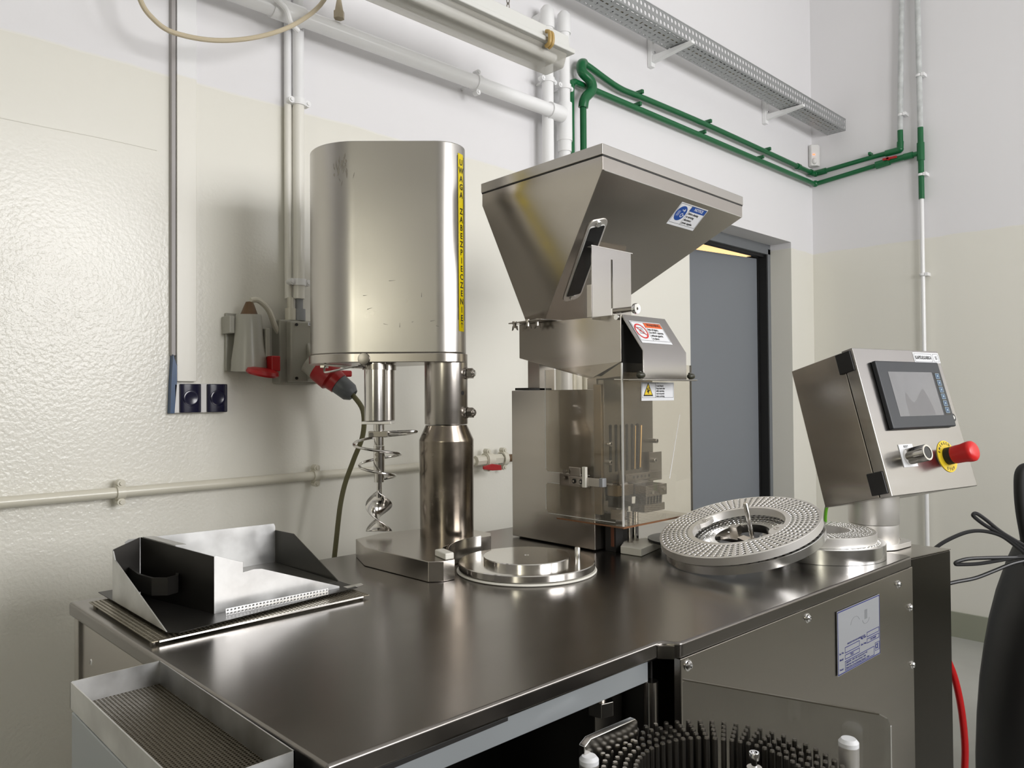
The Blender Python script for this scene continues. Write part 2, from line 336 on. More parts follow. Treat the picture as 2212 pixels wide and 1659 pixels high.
# next room behind the door
struct('wall_next_room', MB().box(1.6, 5.4, 3.6, 3.7, 0, 3.0).box(1.5, 1.6, yf, 3.7, 0, 3.0).box(5.4, 5.5, yf, 3.7, 0, 3.0), white_wall, smooth=0)
struct('ceiling_next_room', MB().box(1.5, 5.5, yf, 3.7, 2.9, 3.0), white_wall, smooth=0)
area('next_room_lamp', (4.6, 3.0, 2.6), (0, 0, 0), .4, .4, 4, (1, .62, .24))
t_ = tag(obj('warm_glow_panel', MB().box(5.36, 5.398, 2.45, 3.55, 2.15, 2.75), warm), 'added warm glowing panel behind the gap above the grey door', 'lamp')  # glowing panel added so the door gap shows warm light

# ================================================================== things on the walls
def clamp_ring(parent, c, ax, r, tail, m, name='pipe_clamp'):
    """two-piece clamp: ring, two screw ears and the stand-off to the wall"""
    c = Vector(c); ax = Vector(ax).normalized(); tail = Vector(tail); t = tail.normalized(); e = ax.cross(t)
    b = MB(); b.lathe([(r, -.009), (r+.0045, -.009), (r+.0045, .009), (r, .009), (r, -.009)], c, ax, 24)
    for s in (-1, 1):
        q = c+e*s*(r+.009); b.cyl(q-t*.010, q+t*.010, .009, n=12); b.cyl(q-t*.014, q-t*.010, .005, n=8)
    b.cyl(c+t*r, c+tail, .005, n=8)
    return obj(name, b, m, parent)

# thin grey conduit at the left, with the wide white trunking beside it
t = tag(obj('thin_conduit', MB().box(.698, .709, YA-.014, YA, 1.325, H), pvc_grey, bevel=.002), 'thin grey vertical cable strip running down the wall to the navy sockets', 'conduit')
b = MB().box(.7105, .759, YA-.016, YA, 1.262, H)
tag(obj('cable_trunking', b, two_tone, bevel=.002), 'wide white vertical cable trunking ending above the navy double socket', 'trunking')
# blue torn cover behind the socket
t = thing('double_socket', 'double wall socket with two glossy navy covers and white side rims', 'socket', (.777, YA, 1.22))
obj('back_plate', MB().box(.702, .8345, YA-.020, YA, 1.184, 1.257), sock_w, t, bevel=.003)
for x in (.7405, .8075):
    b = MB(); b.prism([(x-.0265, YA-.020, 1.185), (x+.0265, YA-.020, 1.185), (x+.0255, YA-.0255, 1.185), (x+.014, YA-.029, 1.185), (x-.014, YA-.029, 1.185), (x-.0255, YA-.0255, 1.185)], (0, 0, .071))
    cv = obj('cover', b, sock_b, t, bevel=.002)
    d = MB(); d.lathe([(.0, .0005), (.014, .0005), (.0175, .0012), (.020, .0002), (.020, -.004)], (x, YA-.0292, 1.221), (0, -1, 0), 28); obj('socket_disc', d, sock_b, cv)
b = MB().prism([(.693, YA-.02, 1.184), (.703, YA-.02, 1.184), (.709, YA-.02, 1.258), (.709, YA-.02, 1.30), (.700, YA-.02, 1.328), (.696, YA-.02, 1.262)], (0, .019, 0))
b.v = [v if v.x < .6975 or v.z > 1.19 else v for v in b.v]
obj('blue_tape', b, mat('blue_film', (.005, .05, .14), .3), t, bevel=0)

# vertical conduit with clamps, junction box with its outlets
tc = thing('vertical_pipe', 'white vertical pipe coming down the wall onto the grey junction box', 'pipe', (1.03, YA, 2.7))
obj('pipe_run', MB().cyl((1.03, YA-.032, 1.49), (1.03, YA-.032, H), .0155), two_tone, tc)
obj('second_run', MB().cyl((1.006, YA-.018, 1.49), (1.006, YA-.018, H), .010), two_tone, tc)
for z in (2.03, 1.535): clamp_ring(tc, (1.03, YA-.032, z), (0, 0, 1), .0155, (0, .031, 0), pvc)
tj = thing('junction_box', 'grey enclosure on the wall half hidden behind the steel mixer cover', 'junction box', (1.03, YA, 1.34))
obj('enclosure', MB().box(.966, 1.10, YA-.045, YA, 1.258, 1.43), boxgrey, tj, bevel=.005)
b = MB(); b.prism([(.984, YA-.045, 1.262), (1.095, YA-.045, 1.262), (1.095, YA-.085, 1.275), (1.095, YA-.075, 1.425), (1.0, YA-.075, 1.425), (1.0, YA-.08, 1.275)][0:2]+[(1.095, YA-.045, 1.425), (.984, YA-.045, 1.425)], (0, -.028, 0))
obj('lid', b, boxgrey, tj, bevel=.006)
b = MB(); b.prism([(1.03, YA-.073, 1.262), (1.03, YA-.125, 1.285), (1.03, YA-.073, 1.37)], (.065, 0, 0)); obj('socket_slope', b, boxgrey, tj, bevel=.004)
for x, z in ((1.0, 1.415), (1.0, 1.272)): obj('lid_screw', MB().cyl((x, YA-.0735, z), (x, YA-.076, z), .004, n=12), ink, tj)
for x, r, m in ((1.006, .015, pvc_low), (1.032, .017, plate_m)):
    b = MB().cyl((x, YA-.03, 1.43), (x, YA-.03, 1.462), r, n=12); b.cyl((x, YA-.03, 1.462), (x, YA-.03, 1.492), r*.6, n=14); obj('cable_gland', b, m, tj)
Lb = Frame((1.034, YA-.0738, 1.423), (1, 0, 0), (0, 0, -1)); b = MB(); Lb.rect(b, 0, 0, .03, .009, 0, .0005); lab = obj('label', b, white_lab, tj)
b = MB(); textmesh(b, '24', .007, Lb.M(.003, .0045, .0007)); obj('lettering', b, ink, lab, smooth=0)
# the left plug socket hanging open on the wall
t = thing('wall_socket_outlet', 'grey tapered industrial socket with red lid hanging open and brown gland', 'socket', (.87, YA, 1.37))
b = MB(); 
b.lathe([(0, .073), (.030, .073), (.032, .068), (.037, .0), (.044, -.045), (.0455, -.072), (.038, -.074), (.034, -.06), (0, -.06)], (.877, YA-.055, 1.362), (-.04, -.06, 1), 32)
obj('body', b, boxgrey, t)
obj('mounting_plate', MB().box(.828, .842, YA-.05, YA, 1.385, 1.43).box(.835, .90, YA-.012, YA, 1.29, 1.44), boxgrey, t, bevel=.002)
obj('ridge', MB().box(.908, .920, YA-.085, YA-.02, 1.325, 1.40), boxgrey, t, bevel=.003)
b = MB(); b.lathe([(.0, .034), (.009, .032), (.014, .020), (.020, .004), (.022, 0), (0, 0)], (.874, YA-.062, 1.434), (.0, -.06, 1), 24); obj('gland', b, brown, t)
b = MB(); b.lathe([(0, .009), (.024, .008), (.038, .004), (.041, -.004), (.038, -.009), (0, -.009)], (.890, YA-.105, 1.287), (.10, -.22, 1), 32); obj('lid', b, red_dark, t)
obj('hinge', MB().box(.912, .936, YA-.11, YA-.075, 1.288, 1.328), red_dark, t, bevel=.003)
b = MB(); b.tube([(.884, YA-.05, 1.472), (.905, YA-.05, 1.474), (.935, YA-.045, 1.452), (.958, YA-.035, 1.412), (.974, YA-.03, 1.392)], .0075); obj('lead', b, pvc_low, t)
# the red plug and its olive cable
t = thing('power_plug', 'red industrial plug with grey collar and olive cable behind the mixer', 'plug', (1.07, YA-.15, 1.27))
A = Vector((1.035, YA-.115, 1.305)); B = Vector((1.11, YA-.20, 1.215)); dd = (B-A)
b = MB(); b.lathe([(.030, -.02), (.034, -.02), (.035, .03), (.031, .034), (.030, .045)], A, dd, 32); obj('collar_ring', b, boxgrey, t)
b = MB(); b.lathe([(.026, -.01), (.036, .012), (.037, .052), (.031, .058), (.029, .078), (0, .078)], A, dd, 32); obj('plug_body', b, red_dark, t)
obj('side_grip', MB().box(1.085, 1.118, YA-.16, YA-.125, 1.275, 1.292), red_dark, t, bevel=.004)
b = MB(); b.lathe([(.026, .07), (.027, .085), (.025, .115), (.016, .128), (.012, .122), (0, .115)], A, dd, 32); obj('cable_nut', b, plug_grey, t)
b = MB(); b.tube([A+dd*.86, (1.118, YA-.21, 1.185), (1.124, YA-.20, 1.12), (1.113, YA-.17, 1.05), (1.094, YA-.15, .97), (1.075, YA-.15, .86), (1.05, YA-.15, .6), (1.04, YA-.15, .05)], .0068); obj('cable', b, cable_olive, t)

# low horizontal pipe with clamps and the red lever valve
t = thing('wall_pipe', 'cream horizontal pipe low on the wall behind the machine', 'pipe', (1, YA, 1.004))
obj('pipe_run', MB().cyl((-2.4, YA-.030, 1.004), (1.66, YA-.030, 1.004), .0125), pvc_low, t)
for x in (.577, 1.08): clamp_ring(t, (x, YA-.030, 1.004), (1, 0, 0), .0125, (0, .029, 0), pvc_low)
t = thing('ball_valve', 'red lever ball valve on the low wall pipe beside the dark column', 'valve', (1.70, YA-.04, 1.01))
b = MB(); b.cyl((1.66, YA-.04, 1.008), (1.70, YA-.04, 1.008), .017, n=8); b.cyl((1.70, YA-.04, 1.008), (1.735, YA-.04, 1.008), .021); b.cyl((1.735, YA-.04, 1.008), (1.78, YA-.04, 1.008), .018, n=6)
obj('body', b, pvc_low, t)
b = MB(); b.cyl((1.78, YA-.04, 1.008), (1.86, YA-.04, 1.008), .013); obj('brass_nipple', b, brown, t)
obj('lever', MB().prism([(1.665, YA-.075, .992), (1.70, YA-.08, .998), (1.735, YA-.085, .992), (1.738, YA-.085, .975), (1.70, YA-.08, .976), (1.665, YA-.075, .982)], (0, .006, 0)), red_dark, t, bevel=.002)
for x in (1.712, 1.785): clamp_ring(t, (x, YA-.04, 1.008), (1, 0, 0), .020, (0, .038, 0), pvc_low)

# large horizontal pipe, fittings and the two risers
t = thing('drain_pipe', 'thick white horizontal pipe high on the wall joining the riser', 'pipe', (1.5, YA, 2.245))
b = MB(); b.cyl((-.6, 1.86, 2.245), (2.03, 1.86, 2.245), .0235, n=32); obj('pipe_run', b, pvc, t)
obj('socket_sleeve', MB().cyl((.93, 1.86, 2.245), (1.02, 1.86, 2.245), .0275, n=32), pvc, t); obj('socket_sleeve', MB().cyl((1.99, 1.86, 2.245), (2.06, 1.86, 2.245), .029, n=32), pvc, t)
for x in (1.645, .30): clamp_ring(t, (x, 1.86, 2.245), (1, 0, 0), .0235, (0, .074, 0), pvc)
for x, zt, nm, zc in ((2.005, 2.62, 'white riser pipe with elbow, left of the pair behind the hopper', 2.36), (2.095, 2.63, 'white riser pipe that the thick horizontal pipe joins', 2.36)):
    t = thing('riser_pipe', nm, 'pipe', (x, 1.88, 1.5))
    obj('pipe_run', MB().cyl((x, 1.88, .0), (x, 1.88, zt-.03), .0215, n=28), pvc, t)
    b = MB(); b.lathe([(.0255, -.07), (.0265, -.065), (.0265, -.02), (.024, 0), (.014, .012), (0, .014)], (x, 1.88, zt), (0, 0, 1), 28); b.cyl((x, 1.88, zt-.03), (x, YA-.001, zt-.03), .0255, n=28); obj('elbow', b, pvc, t)
    clamp_ring(t, (x, 1.88, zc), (0, 0, 1), .0215, (0, .054, 0), pvc)
    if x > 2.05:
        b = MB(); b.cyl((x, 1.88, 2.16), (x, 1.88, 2.30), .0285, n=28); b.cyl((x, 1.88, 2.12), (x, 1.88, 2.16), .0255, n=28); obj('tee', b, pvc, t)

# green painted pipes
def pipe_clip(parent, p, zz=.017):
    b = MB(); x, y, z = p
    b.box(x-.007, x+.007, y-.013, y+.025, z+zz-.004, z+zz+.012) if abs(y-1.905) < .02 else b.box(x-.013, x+.025, y-.007, y+.007, z+zz-.004, z+zz+.012)
    obj('pipe_clip', b, green, parent, bevel=.002)
gt = thing('green_pipe', 'upper green pipe running along the back wall and round the corner', 'pipe', (3.2, 1.905, 2.47), 'green pipes')
g1 = MB().tube([(2.235, 1.905, 2.50), (2.27, 1.90, 2.492), (2.45, 1.905, 2.466), (2.62, 1.905, 2.468), (3.1, 1.905, 2.474), (3.7, 1.905, 2.471), (4.20, 1.905, 2.468)], .0125, 14, 5)
obj('pipe_run', g1, green, gt)
g = MB().tube([(4.225, 1.905, 2.469), (4.237, 1.895, 2.470), (4.24, 1.86, 2.473), (4.24, 1.587, 2.492), (4.24, 1.47, 2.497)], .0125, 14, 4); obj('pipe_run', g, green, gt)
g = MB(); g.cyl((4.18, 1.905, 2.468), (4.22, 1.905, 2.468), .017); g.sphere((4.236, 1.90, 2.469), .0185); g.cyl((4.24, 1.90, 2.471), (4.24, 1.84, 2.474), .017); g.cyl((4.22, 1.905, 2.468), (4.238, 1.90, 2.469), .016)
obj('corner_elbow', g, green, gt)
g = MB(); g.cyl((4.24, 1.52, 2.495), (4.24, 1.445, 2.498), .017); g.sphere((4.24, 1.449, 2.502), .019); g.cyl((4.24, 1.448, 2.498), (4.24, 1.446, 2.54), .0165); obj('end_elbow', g, green, gt)
obj('coupling', MB().cyl((4.02, 1.905, 2.469), (4.05, 1.905, 2.469), .0165), green, gt)
for x, z in ((2.60, 2.468), (3.13, 2.475), (3.70, 2.471)): pipe_clip(gt, (x, 1.905, z))
pipe_clip(gt, (4.24, 1.60, 2.491))
obj('branch_elbow', MB().tube([(2.235, 1.905, 2.50), (2.21, 1.895, 2.485), (2.205, 1.885, 2.45), (2.235, 1.87, 2.42), (2.238, 1.868, 2.385), (2.20, 1.87, 2.345), (2.195, 1.875, 2.31)], .019, 14, 5), green, gt)
obj('drop_run', MB().cyl((2.195, 1.875, 2.32), (2.195, 1.875, 1.75), .0125), green, gt)
obj('lower_run', MB().cyl((2.195, 1.875, 1.75), (2.195, 1.875, .1), .0125), pvc_low, gt)
gt2 = thing('green_pipe', 'lower green pipe with the red-handled valve near the right corner', 'pipe', (3.2, 1.905, 2.413), 'green pipes')
obj('pipe_run', MB().cyl((2.185, 1.905, 2.413), (4.225, 1.905, 2.411), .0125), green, gt2)
obj('pipe_run', MB().tube([(4.225, 1.905, 2.411), (4.238, 1.897, 2.412), (4.24, 1.86, 2.415), (4.24, 1.54, 2.445)], .0125, 14, 4), green, gt2)
obj('corner_elbow', MB().sphere((4.236, 1.902, 2.412), .0185), green, gt2)
g = MB(); g.cyl((4.24, 1.57, 2.443), (4.24, 1.50, 2.450), .021, n=8); g.cyl((4.24, 1.50, 2.450), (4.24, 1.43, 2.455), .015); g.cyl((4.24, 1.43, 2.455), (4.24, 1.385, 2.457), .0175); obj('valve_body', g, green, gt2)
obj('pipe_run', MB().cyl((4.24, 1.42, 2.455), (4.24, 1.348, 2.459), .0125), green, gt2)
obj('valve_handle', MB().box(4.205, 4.217, 1.455, 1.525, 2.452, 2.463).cyl((4.24, 1.50, 2.458), (4.205, 1.50, 2.458), .008), red_dark, gt2, bevel=.002)
for x in (2.585, 3.08, 3.625): pipe_clip(gt2, (x, 1.905, 2.413))
obj('drop_run', MB().tube([(2.185, 1.905, 2.413), (2.165, 1.905, 2.40), (2.16, 1.905, 2.35), (2.16, 1.905, 1.75)], .0135), green, gt2)
obj('lower_run', MB().cyl((2.16, 1.905, 1.75), (2.16, 1.905, .1), .0130), pvc_low, gt2)
# pipes on the right wall: white above, green patches at the joints
tw = thing('white_pipe', 'white vertical pipe on the right wall ending at the upper green elbow', 'pipe', (4.24, 1.445, 3.2), 'white pipes on the right wall')
obj('pipe_run', MB().cyl((4.24, 1.446, 2.60), (4.24, 1.41, H), .0135), worn_pipe, tw); obj('painted_end', MB().cyl((4.24, 1.4455, 2.535), (4.24, 1.446, 2.60), .0137), green, tw)
tw2 = thing('white_pipe', 'white vertical pipe on the right wall running down through the green tee', 'pipe', (4.24, 1.35, 2.2), 'white pipes on the right wall')
obj('pipe_run', MB().cyl((4.24, 1.348, 2.59), (4.24, 1.356, H), .0135), worn_pipe, tw2)
obj('lower_run', MB().cyl((4.24, 1.345, .2), (4.24, 1.347, 2.23), .010), pvc, tw2)
g = MB().cyl((4.24, 1.347, 2.22), (4.24, 1.348, 2.59), .0138); g.cyl((4.24, 1.348, 2.42), (4.24, 1.348, 2.51), .018); obj('painted_tee', g, green, tw2)
for par, y, z in ((tw, 1.44, 2.68), (tw2, 1.35, 2.86), (tw2, 1.347, 2.345), (tw2, 1.347, 1.83)):
    obj('pipe_clip', MB().box(4.225, 4.27, y-.027, y-.012, z-.008, z+.008).lathe([(.0137, -.006), (.0165, -.006), (.0165, .006), (.0137, .006), (.0137, -.006)], (4.24, y, z), (0, 0, 1), 16), pvc, par, bevel=0)

# motion sensor in the corner
t = thing('motion_sensor', 'small white motion sensor with a red light in the wall corner', 'sensor', (4.24, 1.905, 2.57))
b = MB(); b.prism([(4.268, 1.93, 2.512), (4.225, 1.934, 2.512), (4.212, 1.912, 2.512), (4.238, 1.885, 2.512), (4.268, 1.885, 2.512)], (0, 0, .122)); obj('case', b, pir_m, t, bevel=.006)
b = MB(); b.sphere((4.224, 1.899, 2.538), .017, sc=(.8, .8, 1.1)); obj('lens', b, pir_m, t)
b = MB(); b.sphere((4.2235, 1.8985, 2.575), .004); b.sphere((4.2195, 1.9035, 2.576), .003); obj('indicator', b, led, t)

# luminaire on chains
LX, LY, LZ = 1.735, 1.585, 2.262
t = thing('fluorescent_light', 'long grey fluorescent light with clear cover hanging from chains', 'lamp', (LX-.8, LY, LZ))
x0 = LX-1.55
b = MB(); b.prism([(x0, LY-.055, LZ+.012), (x0, LY-.048, LZ+.055), (x0, LY+.048, LZ+.055), (x0, LY+.055, LZ+.012)], (1.55, 0, 0)); hs = obj('housing', b, housing, t, bevel=.004)
obj('rim', MB().box(x0-.008, LX+.012, LY-.064, LY+.064, LZ-.002, LZ+.012), housing, t, bevel=.003)
b = MB(); b.prism([(x0+.01, LY-.055, LZ-.003), (x0+.01, LY-.038, LZ-.046), (x0+.01, LY+.038, LZ-.046), (x0+.01, LY+.055, LZ-.003)], (1.53, 0, 0)); df = obj('diffuser', b, diffuser_m, t, bevel=.008)
for y in (-.024, .024): obj('tube', MB().cyl((x0+.05, LY+y, LZ-.018), (LX-.04, LY+y, LZ-.018), .012), pvc, t)
for k, x in enumerate((LX-.115, LX-.63, LX-1.1)):
    b = MB(); b.tube([(x, LY-.062, LZ+.026), (x, LY-.075, LZ+.018), (x, LY-.075, LZ-.010), (x, LY-.060, LZ-.018)], .006, 8, 4); b.tube([(x+.012, LY-.062, LZ+.026), (x+.012, LY-.075, LZ+.018), (x+.012, LY-.075, LZ-.010), (x+.012, LY-.060, LZ-.018)], .006, 8, 4)
    obj('clip', b, clip_m if k == 0 else housing, t)
b = MB()
for i in range(40):
    c = Vector((LX-.21, LY, LZ+.062+i*.024)); a = Vector((0, 1, 0)) if i % 2 else Vector((1, 0, 0))
    pts = [c+a*(.0055*math.cos(q))+Vector((0, 0, 1))*(.015*math.sin(q)) for q in [2*PI*j/10 for j in range(11)]]; b.tube(pts, .0016, 5, 0)
tag(obj('chain', b, MATS['dark_steel']), 'thin link chain holding up the fluorescent light', 'chain')

# perforated cable tray on two brackets
t = thing('cable_tray', 'long perforated galvanised cable tray high on the back wall', 'cable tray', (3.2, 1.79, 2.69))
ya_, yb_ = 1.737, 1.840
b = MB(); 
cu_, cv_ = 2.66/88, (yb_-ya_)/4
for i in range(88):
    for j in range(4): perf(b, (1.6+i*cu_, ya_+j*cv_, 2.678), (cu_, 0, 0), (0, cv_, 0), 1, 1, ((.62, .26), (.22, .62), (.50, .30))[(i*2+j) % 3], square=True)
o = obj('tray_floor', b, tray_m, t, smooth=0, solid=.0015); o['kind'] = 'stuff'
b = MB()
for y in (ya_, yb_): perf(b, (1.6, y, 2.678), (2.66, 0, 0), (0, 0, .062), 104, 2, .60)
o = obj('tray_side', b, tray_m, t, smooth=0, solid=.0015); o['kind'] = 'stuff'
obj('rim', MB().cyl((1.6, ya_, 2.741), (4.26, ya_, 2.741), .0028, n=8).cyl((1.6, yb_, 2.741), (4.26, yb_, 2.741), .0028, n=8), tray_m, t)
for i in range(3):
    obj('laid_cable', MB().tube([(1.6, 1.76+i*.02, 2.684), (2.4, 1.765+i*.018, 2.684), (3.3, 1.757+i*.021, 2.684), (4.2, 1.76+i*.02, 2.684)], .0045, 8, 8), cable_tan if i == 1 else black, t)
for x, lab in ((2.704, 'left white wall bracket with arm under the cable tray'), (3.706, 'right white wall bracket with arm under the cable tray')):
    t = thing('tray_bracket', lab, 'bracket', (x, YA, 2.69), 'cable tray brackets')
    obj('wall_rail', MB().box(x-.014, x+.014, YA-.022, YA, 2.628, 2.768), pvc, t, bevel=.003)
    obj('arm', MB().prism([(x-.012, YA-.022, 2.645), (x-.012, YA-.022, 2.674), (x-.012, 1.715, 2.674), (x-.012, 1.715, 2.664)], (.024, 0, 0)), pvc, t, bevel=.002)
    for zb_ in (2.69, 2.735): obj('bolt', MB().cyl((x, YA-.022, zb_), (x, YA-.03, zb_), .007, n=6), chrome, t)

# loose cables at the top left
tag(obj('hanging_cable', MB().tube([(.55, 1.80, 2.35), (.575, 1.80, 2.18), (.586, 1.80, 2.116), (.613, 1.80, 2.083), (.659, 1.80, 2.066), (.756, 1.80, 2.079), (.867, 1.80, 2.124), (.969, 1.80, 2.192), (1.05, 1.80, 2.282), (1.09, 1.80, 2.40)], .0058), cable_tan), 'tan cable hanging in a loop across the upper left wall', 'cable')
tag(obj('strapped_cable', MB().tube([(.82, 1.80, 2.30), (.86, 1.80, 2.262), (.905, 1.815, 2.25), (.95, 1.822, 2.232), (.965, 1.822, 2.20), (.99, 1.83, 2.19)], .007), pvc), 'white cable strapped beneath the thick pipe near the top left', 'cable')
t = thing('brass_fitting', 'small tan brass fitting above the thick pipe at the top', 'fitting', (1.12, 1.84, 2.31))
b = MB(); b.cyl((1.12, 1.84, 2.27), (1.12, 1.84, 2.29), .015, n=6); b.cyl((1.12, 1.84, 2.29), (1.12, 1.84, 2.325), .012, .006); b.cyl((1.12, 1.84, 2.325), (1.12, 1.84, 2.40), .004); obj('body', b, cable_tan, t)

# ================================================================== the machine base
T = .87
V3 = Vector
# cabinet: rotated very slightly against the room, as the photo shows
t = thing('machine_cabinet', 'stainless machine cabinet carrying the dark steel worktop', 'cabinet', (1.1, 1.05, 0))
cab = t
obj('left_panel', MB().prism([(.385, .672, .05), (.379, 1.475, .05), (.379, 1.475, .846), (.385, .672, .846)], (.004, 0, 0)), steel, t, bevel=.001)
obj('corner_strip', MB().box(.374, .388, 1.455, 1.478, .05, .846), steel, t, bevel=.002)
obj('back_panel', MB().box(.39, 1.78, 1.466, 1.470, .05, .846), steel, t)
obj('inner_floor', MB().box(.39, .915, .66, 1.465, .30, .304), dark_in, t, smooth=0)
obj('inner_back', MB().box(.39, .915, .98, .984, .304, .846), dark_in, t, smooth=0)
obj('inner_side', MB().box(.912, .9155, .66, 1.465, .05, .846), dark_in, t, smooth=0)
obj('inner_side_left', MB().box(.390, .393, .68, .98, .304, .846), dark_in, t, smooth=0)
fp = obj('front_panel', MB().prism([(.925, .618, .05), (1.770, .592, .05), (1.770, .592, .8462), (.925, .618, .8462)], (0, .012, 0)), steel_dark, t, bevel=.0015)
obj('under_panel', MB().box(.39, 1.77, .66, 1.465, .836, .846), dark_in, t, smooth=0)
rail = obj('frame_rail', MB().prism([(.41, .664, .812), (.898, .655, .812), (.898, .655, .846), (.41, .664, .846)], (0, .02, 0)), zinc, t, bevel=.001)
obj('ochre_gasket', MB().prism([(.56, .672, .8075), (.74, .668, .8075), (.74, .668, .812), (.56, .672, .812)], (0, .018, 0)), wood_strip, t, bevel=.001)
obj('corner_post', MB().cyl((.904, .655, .05), (.904, .655, .812), .0105, n=20), steel, t)
obj('hanging_plate', MB().box(.835, .895, .70, .704, .56, .80), steel_dark, t, bevel=.001)
b = MB(); b.cyl((.836, .692, .775), (.836, .692, .795), .020, n=6); nut = obj('hex_nut', b, steel_dark, t, bevel=.001)
b = MB(); b.cyl((.836, .692, .795), (.836, .692, .846), .008, n=14)
for k in range(5): b.lathe([(.008, -.0012), (.0095, 0), (.008, .0012)], (.836, .692, .802+k*.006), (0, 0, 1), 14)
obj('threaded_stud', b, steel, nut)
obj('bearing_block', MB().prism([(.70, .604, .77), (.80, .60, .77), (.80, .60, .802), (.795, .60, .806), (.712, .604, .806), (.70, .604, .80)], (0, .010, 0)), polished, t, bevel=.0015)
obj('end_cabinet', MB().prism([(1.7765, .597, .05), (1.940, .567, .05), (1.940, 1.46, .05), (1.7765, 1.46, .05)], (0, 0, .811)), end_reflect, t, bevel=.003)
obj('end_cover', MB().prism([(1.7765, .598, .8615), (1.941, .5665, .8615), (1.941, 1.462, .8615), (1.7765, 1.462, .8615)], (0, 0, .0015)), steel_dark, t)
def pan_y(x): return .618+(x-.925)*(.592-.618)/(1.77-.925)
for x, z in ((.942, .838-.004), (1.297, .830), (1.690, .822), (1.752, .762), (1.760, .638), (.942, .25)):
    screw(t, (x, pan_y(x), z), (-.03, -1, 0), .0068)
sc_ = screw(t, (.385, 1.40, .785), (-1, 0, 0), .0075)
# name plate on the front panel
fr = Frame((1.405, pan_y(1.405)-.0015, .8195), (1.588-1.405, -.0056, 0), (0, 0, -1))
W_, H_ = .186, .118
b = MB(); fr.rect(b, 0, 0, W_, H_, 0, .0012); np_ = obj('name_plate', b, plate_m, fp, smooth=0)
b = MB(); fr.outline(b, .001, .001, W_-.001, H_-.001, .0016, .0012, .0015)
fr.outline(b, .030, .071, .092, .082, .0011, .0012, .0015); fr.outline(b, .030, .085, .092, .0935, .0011, .0012, .0015)
fr.outline(b, .125, .063, .181, .0725, .0011, .0012, .0015); fr.outline(b, .125, .0755, .181, .0845, .0011, .0012, .0015)
fr.outline(b, .030, .0965, .158, .114, .0011, .0012, .0015); fr.outline(b, .162, .0915, .182, .1075, .0009, .0012, .0015)
textmesh(b, 'MANUFACTURED AND ASSEMBLED IN 2000', .0042, fr.M(.040, .0665, .0016), squash=.95)
for s, u, v, sz in (('Ser. No.', .006, .079, .005), ('Model', .008, .0905, .005), ('Mfg. Date', .098, .0695, .005), ('Elec. Dwg.', .098, .0815, .005), ('Power', .008, .1085, .005), ('TF21', .052, .0893, .006), ('TEC9420F', .140, .080, .0055),
                    ('220/230V - 1PH + PE, Current Load = 6A', .0335, .1005, .0047), ('50/60 Hz, Over Current Device = 20A', .0335, .1055, .0047), ('Rated Short Circuit Breaking Capacity = 10kA', .0335, .1103, .0047)):
    textmesh(b, s, sz, fr.M(u, v, .0016), squash=1.15)
textmesh(b, 'CE', .013, fr.M(.1635, .0995, .0016), squash=.85)
obj('lettering', b, blue_ink, np_, smooth=0)
b = MB()
for c, r, a0, a1 in (((.075, .036), .020, 20, 175), ((.122, .034), .016, 190, 350)):
    for k in range(14):
        q0 = math.radians(a0+(a1-a0)*k/14); q1 = math.radians(a0+(a1-a0)*(k+1)/14)
        P = [fr.p(c[0]+rr*math.cos(q), c[1]-rr*math.sin(q)*.7, .0012) for q, rr in ((q0, r), (q1, r), (q1, r-.0012), (q0, r-.0012))]
        b.prism(P, fr.n*.0003)
for k in range(4): fr.rect(b, .1165+k*.0032, .018, .1178+k*.0032, .036, .0012, .0015)
obj('embossed_mark', b, grey_ink, np_, smooth=0)

# worktop with its rounded, folded lip
P = [(.379, .650), (.900, .641), (.908, .639), (.914, .633), (.917, .624), (.925, .6165), (1.757, .589), (1.770, .600), (1.775, 1.476), (.368, 1.488)]
b = MB().prism([(x, y, .8465) for x, y in P], (0, 0, T-.8465))
wt_ = obj('worktop', b, steel_top, bevel=.0045)
obj('corner_insert', MB().prism([(.9005, .6402, .8475), (.9085, .6383, .8475), (.9150, .6325, .8475), (.9180, .6232, .8475), (.915, .622, .8475), (.905, .634, .8475)], (0, 0, .018)), polished, wt_)
tag(wt_, 'large dark brushed steel worktop with folded rounded edges', 'worktop')
screw_n = 0

# sieve tray hooked to the left of the worktop, above a grey bin
t = thing('sieve_tray', 'rectangular steel tray with slotted sieve floor, hooked on the worktop edge', 'tray', (.318, .87, .845))
zt, zb = .875, .843
wl = .0015
for nm, b in (('side_wall', MB().box(.262, .262+wl, .690, 1.052, zb, zt)), ('side_wall', MB().box(.3665, .368, .690, 1.052, zb, zt)),
              ('end_wall', MB().box(.262, .368, 1.0505, 1.052, zb, zt)), ('end_wall', MB().box(.262, .368, .690, .6915, zb, zt))):
    obj(nm, b, galv, t)
b = MB(); perf(b, (.263, .692, zb+.002), (.104, 0, 0), (0, .358, 0), 23, 76, (.52, .62), square=True)
o = obj('slotted_floor', b, floor_sieve, t, smooth=0, solid=.0012); o['kind'] = 'stuff'
t = thing('waste_bin', 'tall plain grey steel bin under the slotted sieve tray', 'bin', (.318, .87, 0))
obj('body', MB().box(.263, .3672, .60, 1.05, 0, .839), zinc, t, bevel=.002)
obj('bin_shade', MB().box(.266, .364, .63, 1.047, .8391, .8398), dark_in, t, smooth=0)  # dark sheet standing in for the shaded inside of the bin

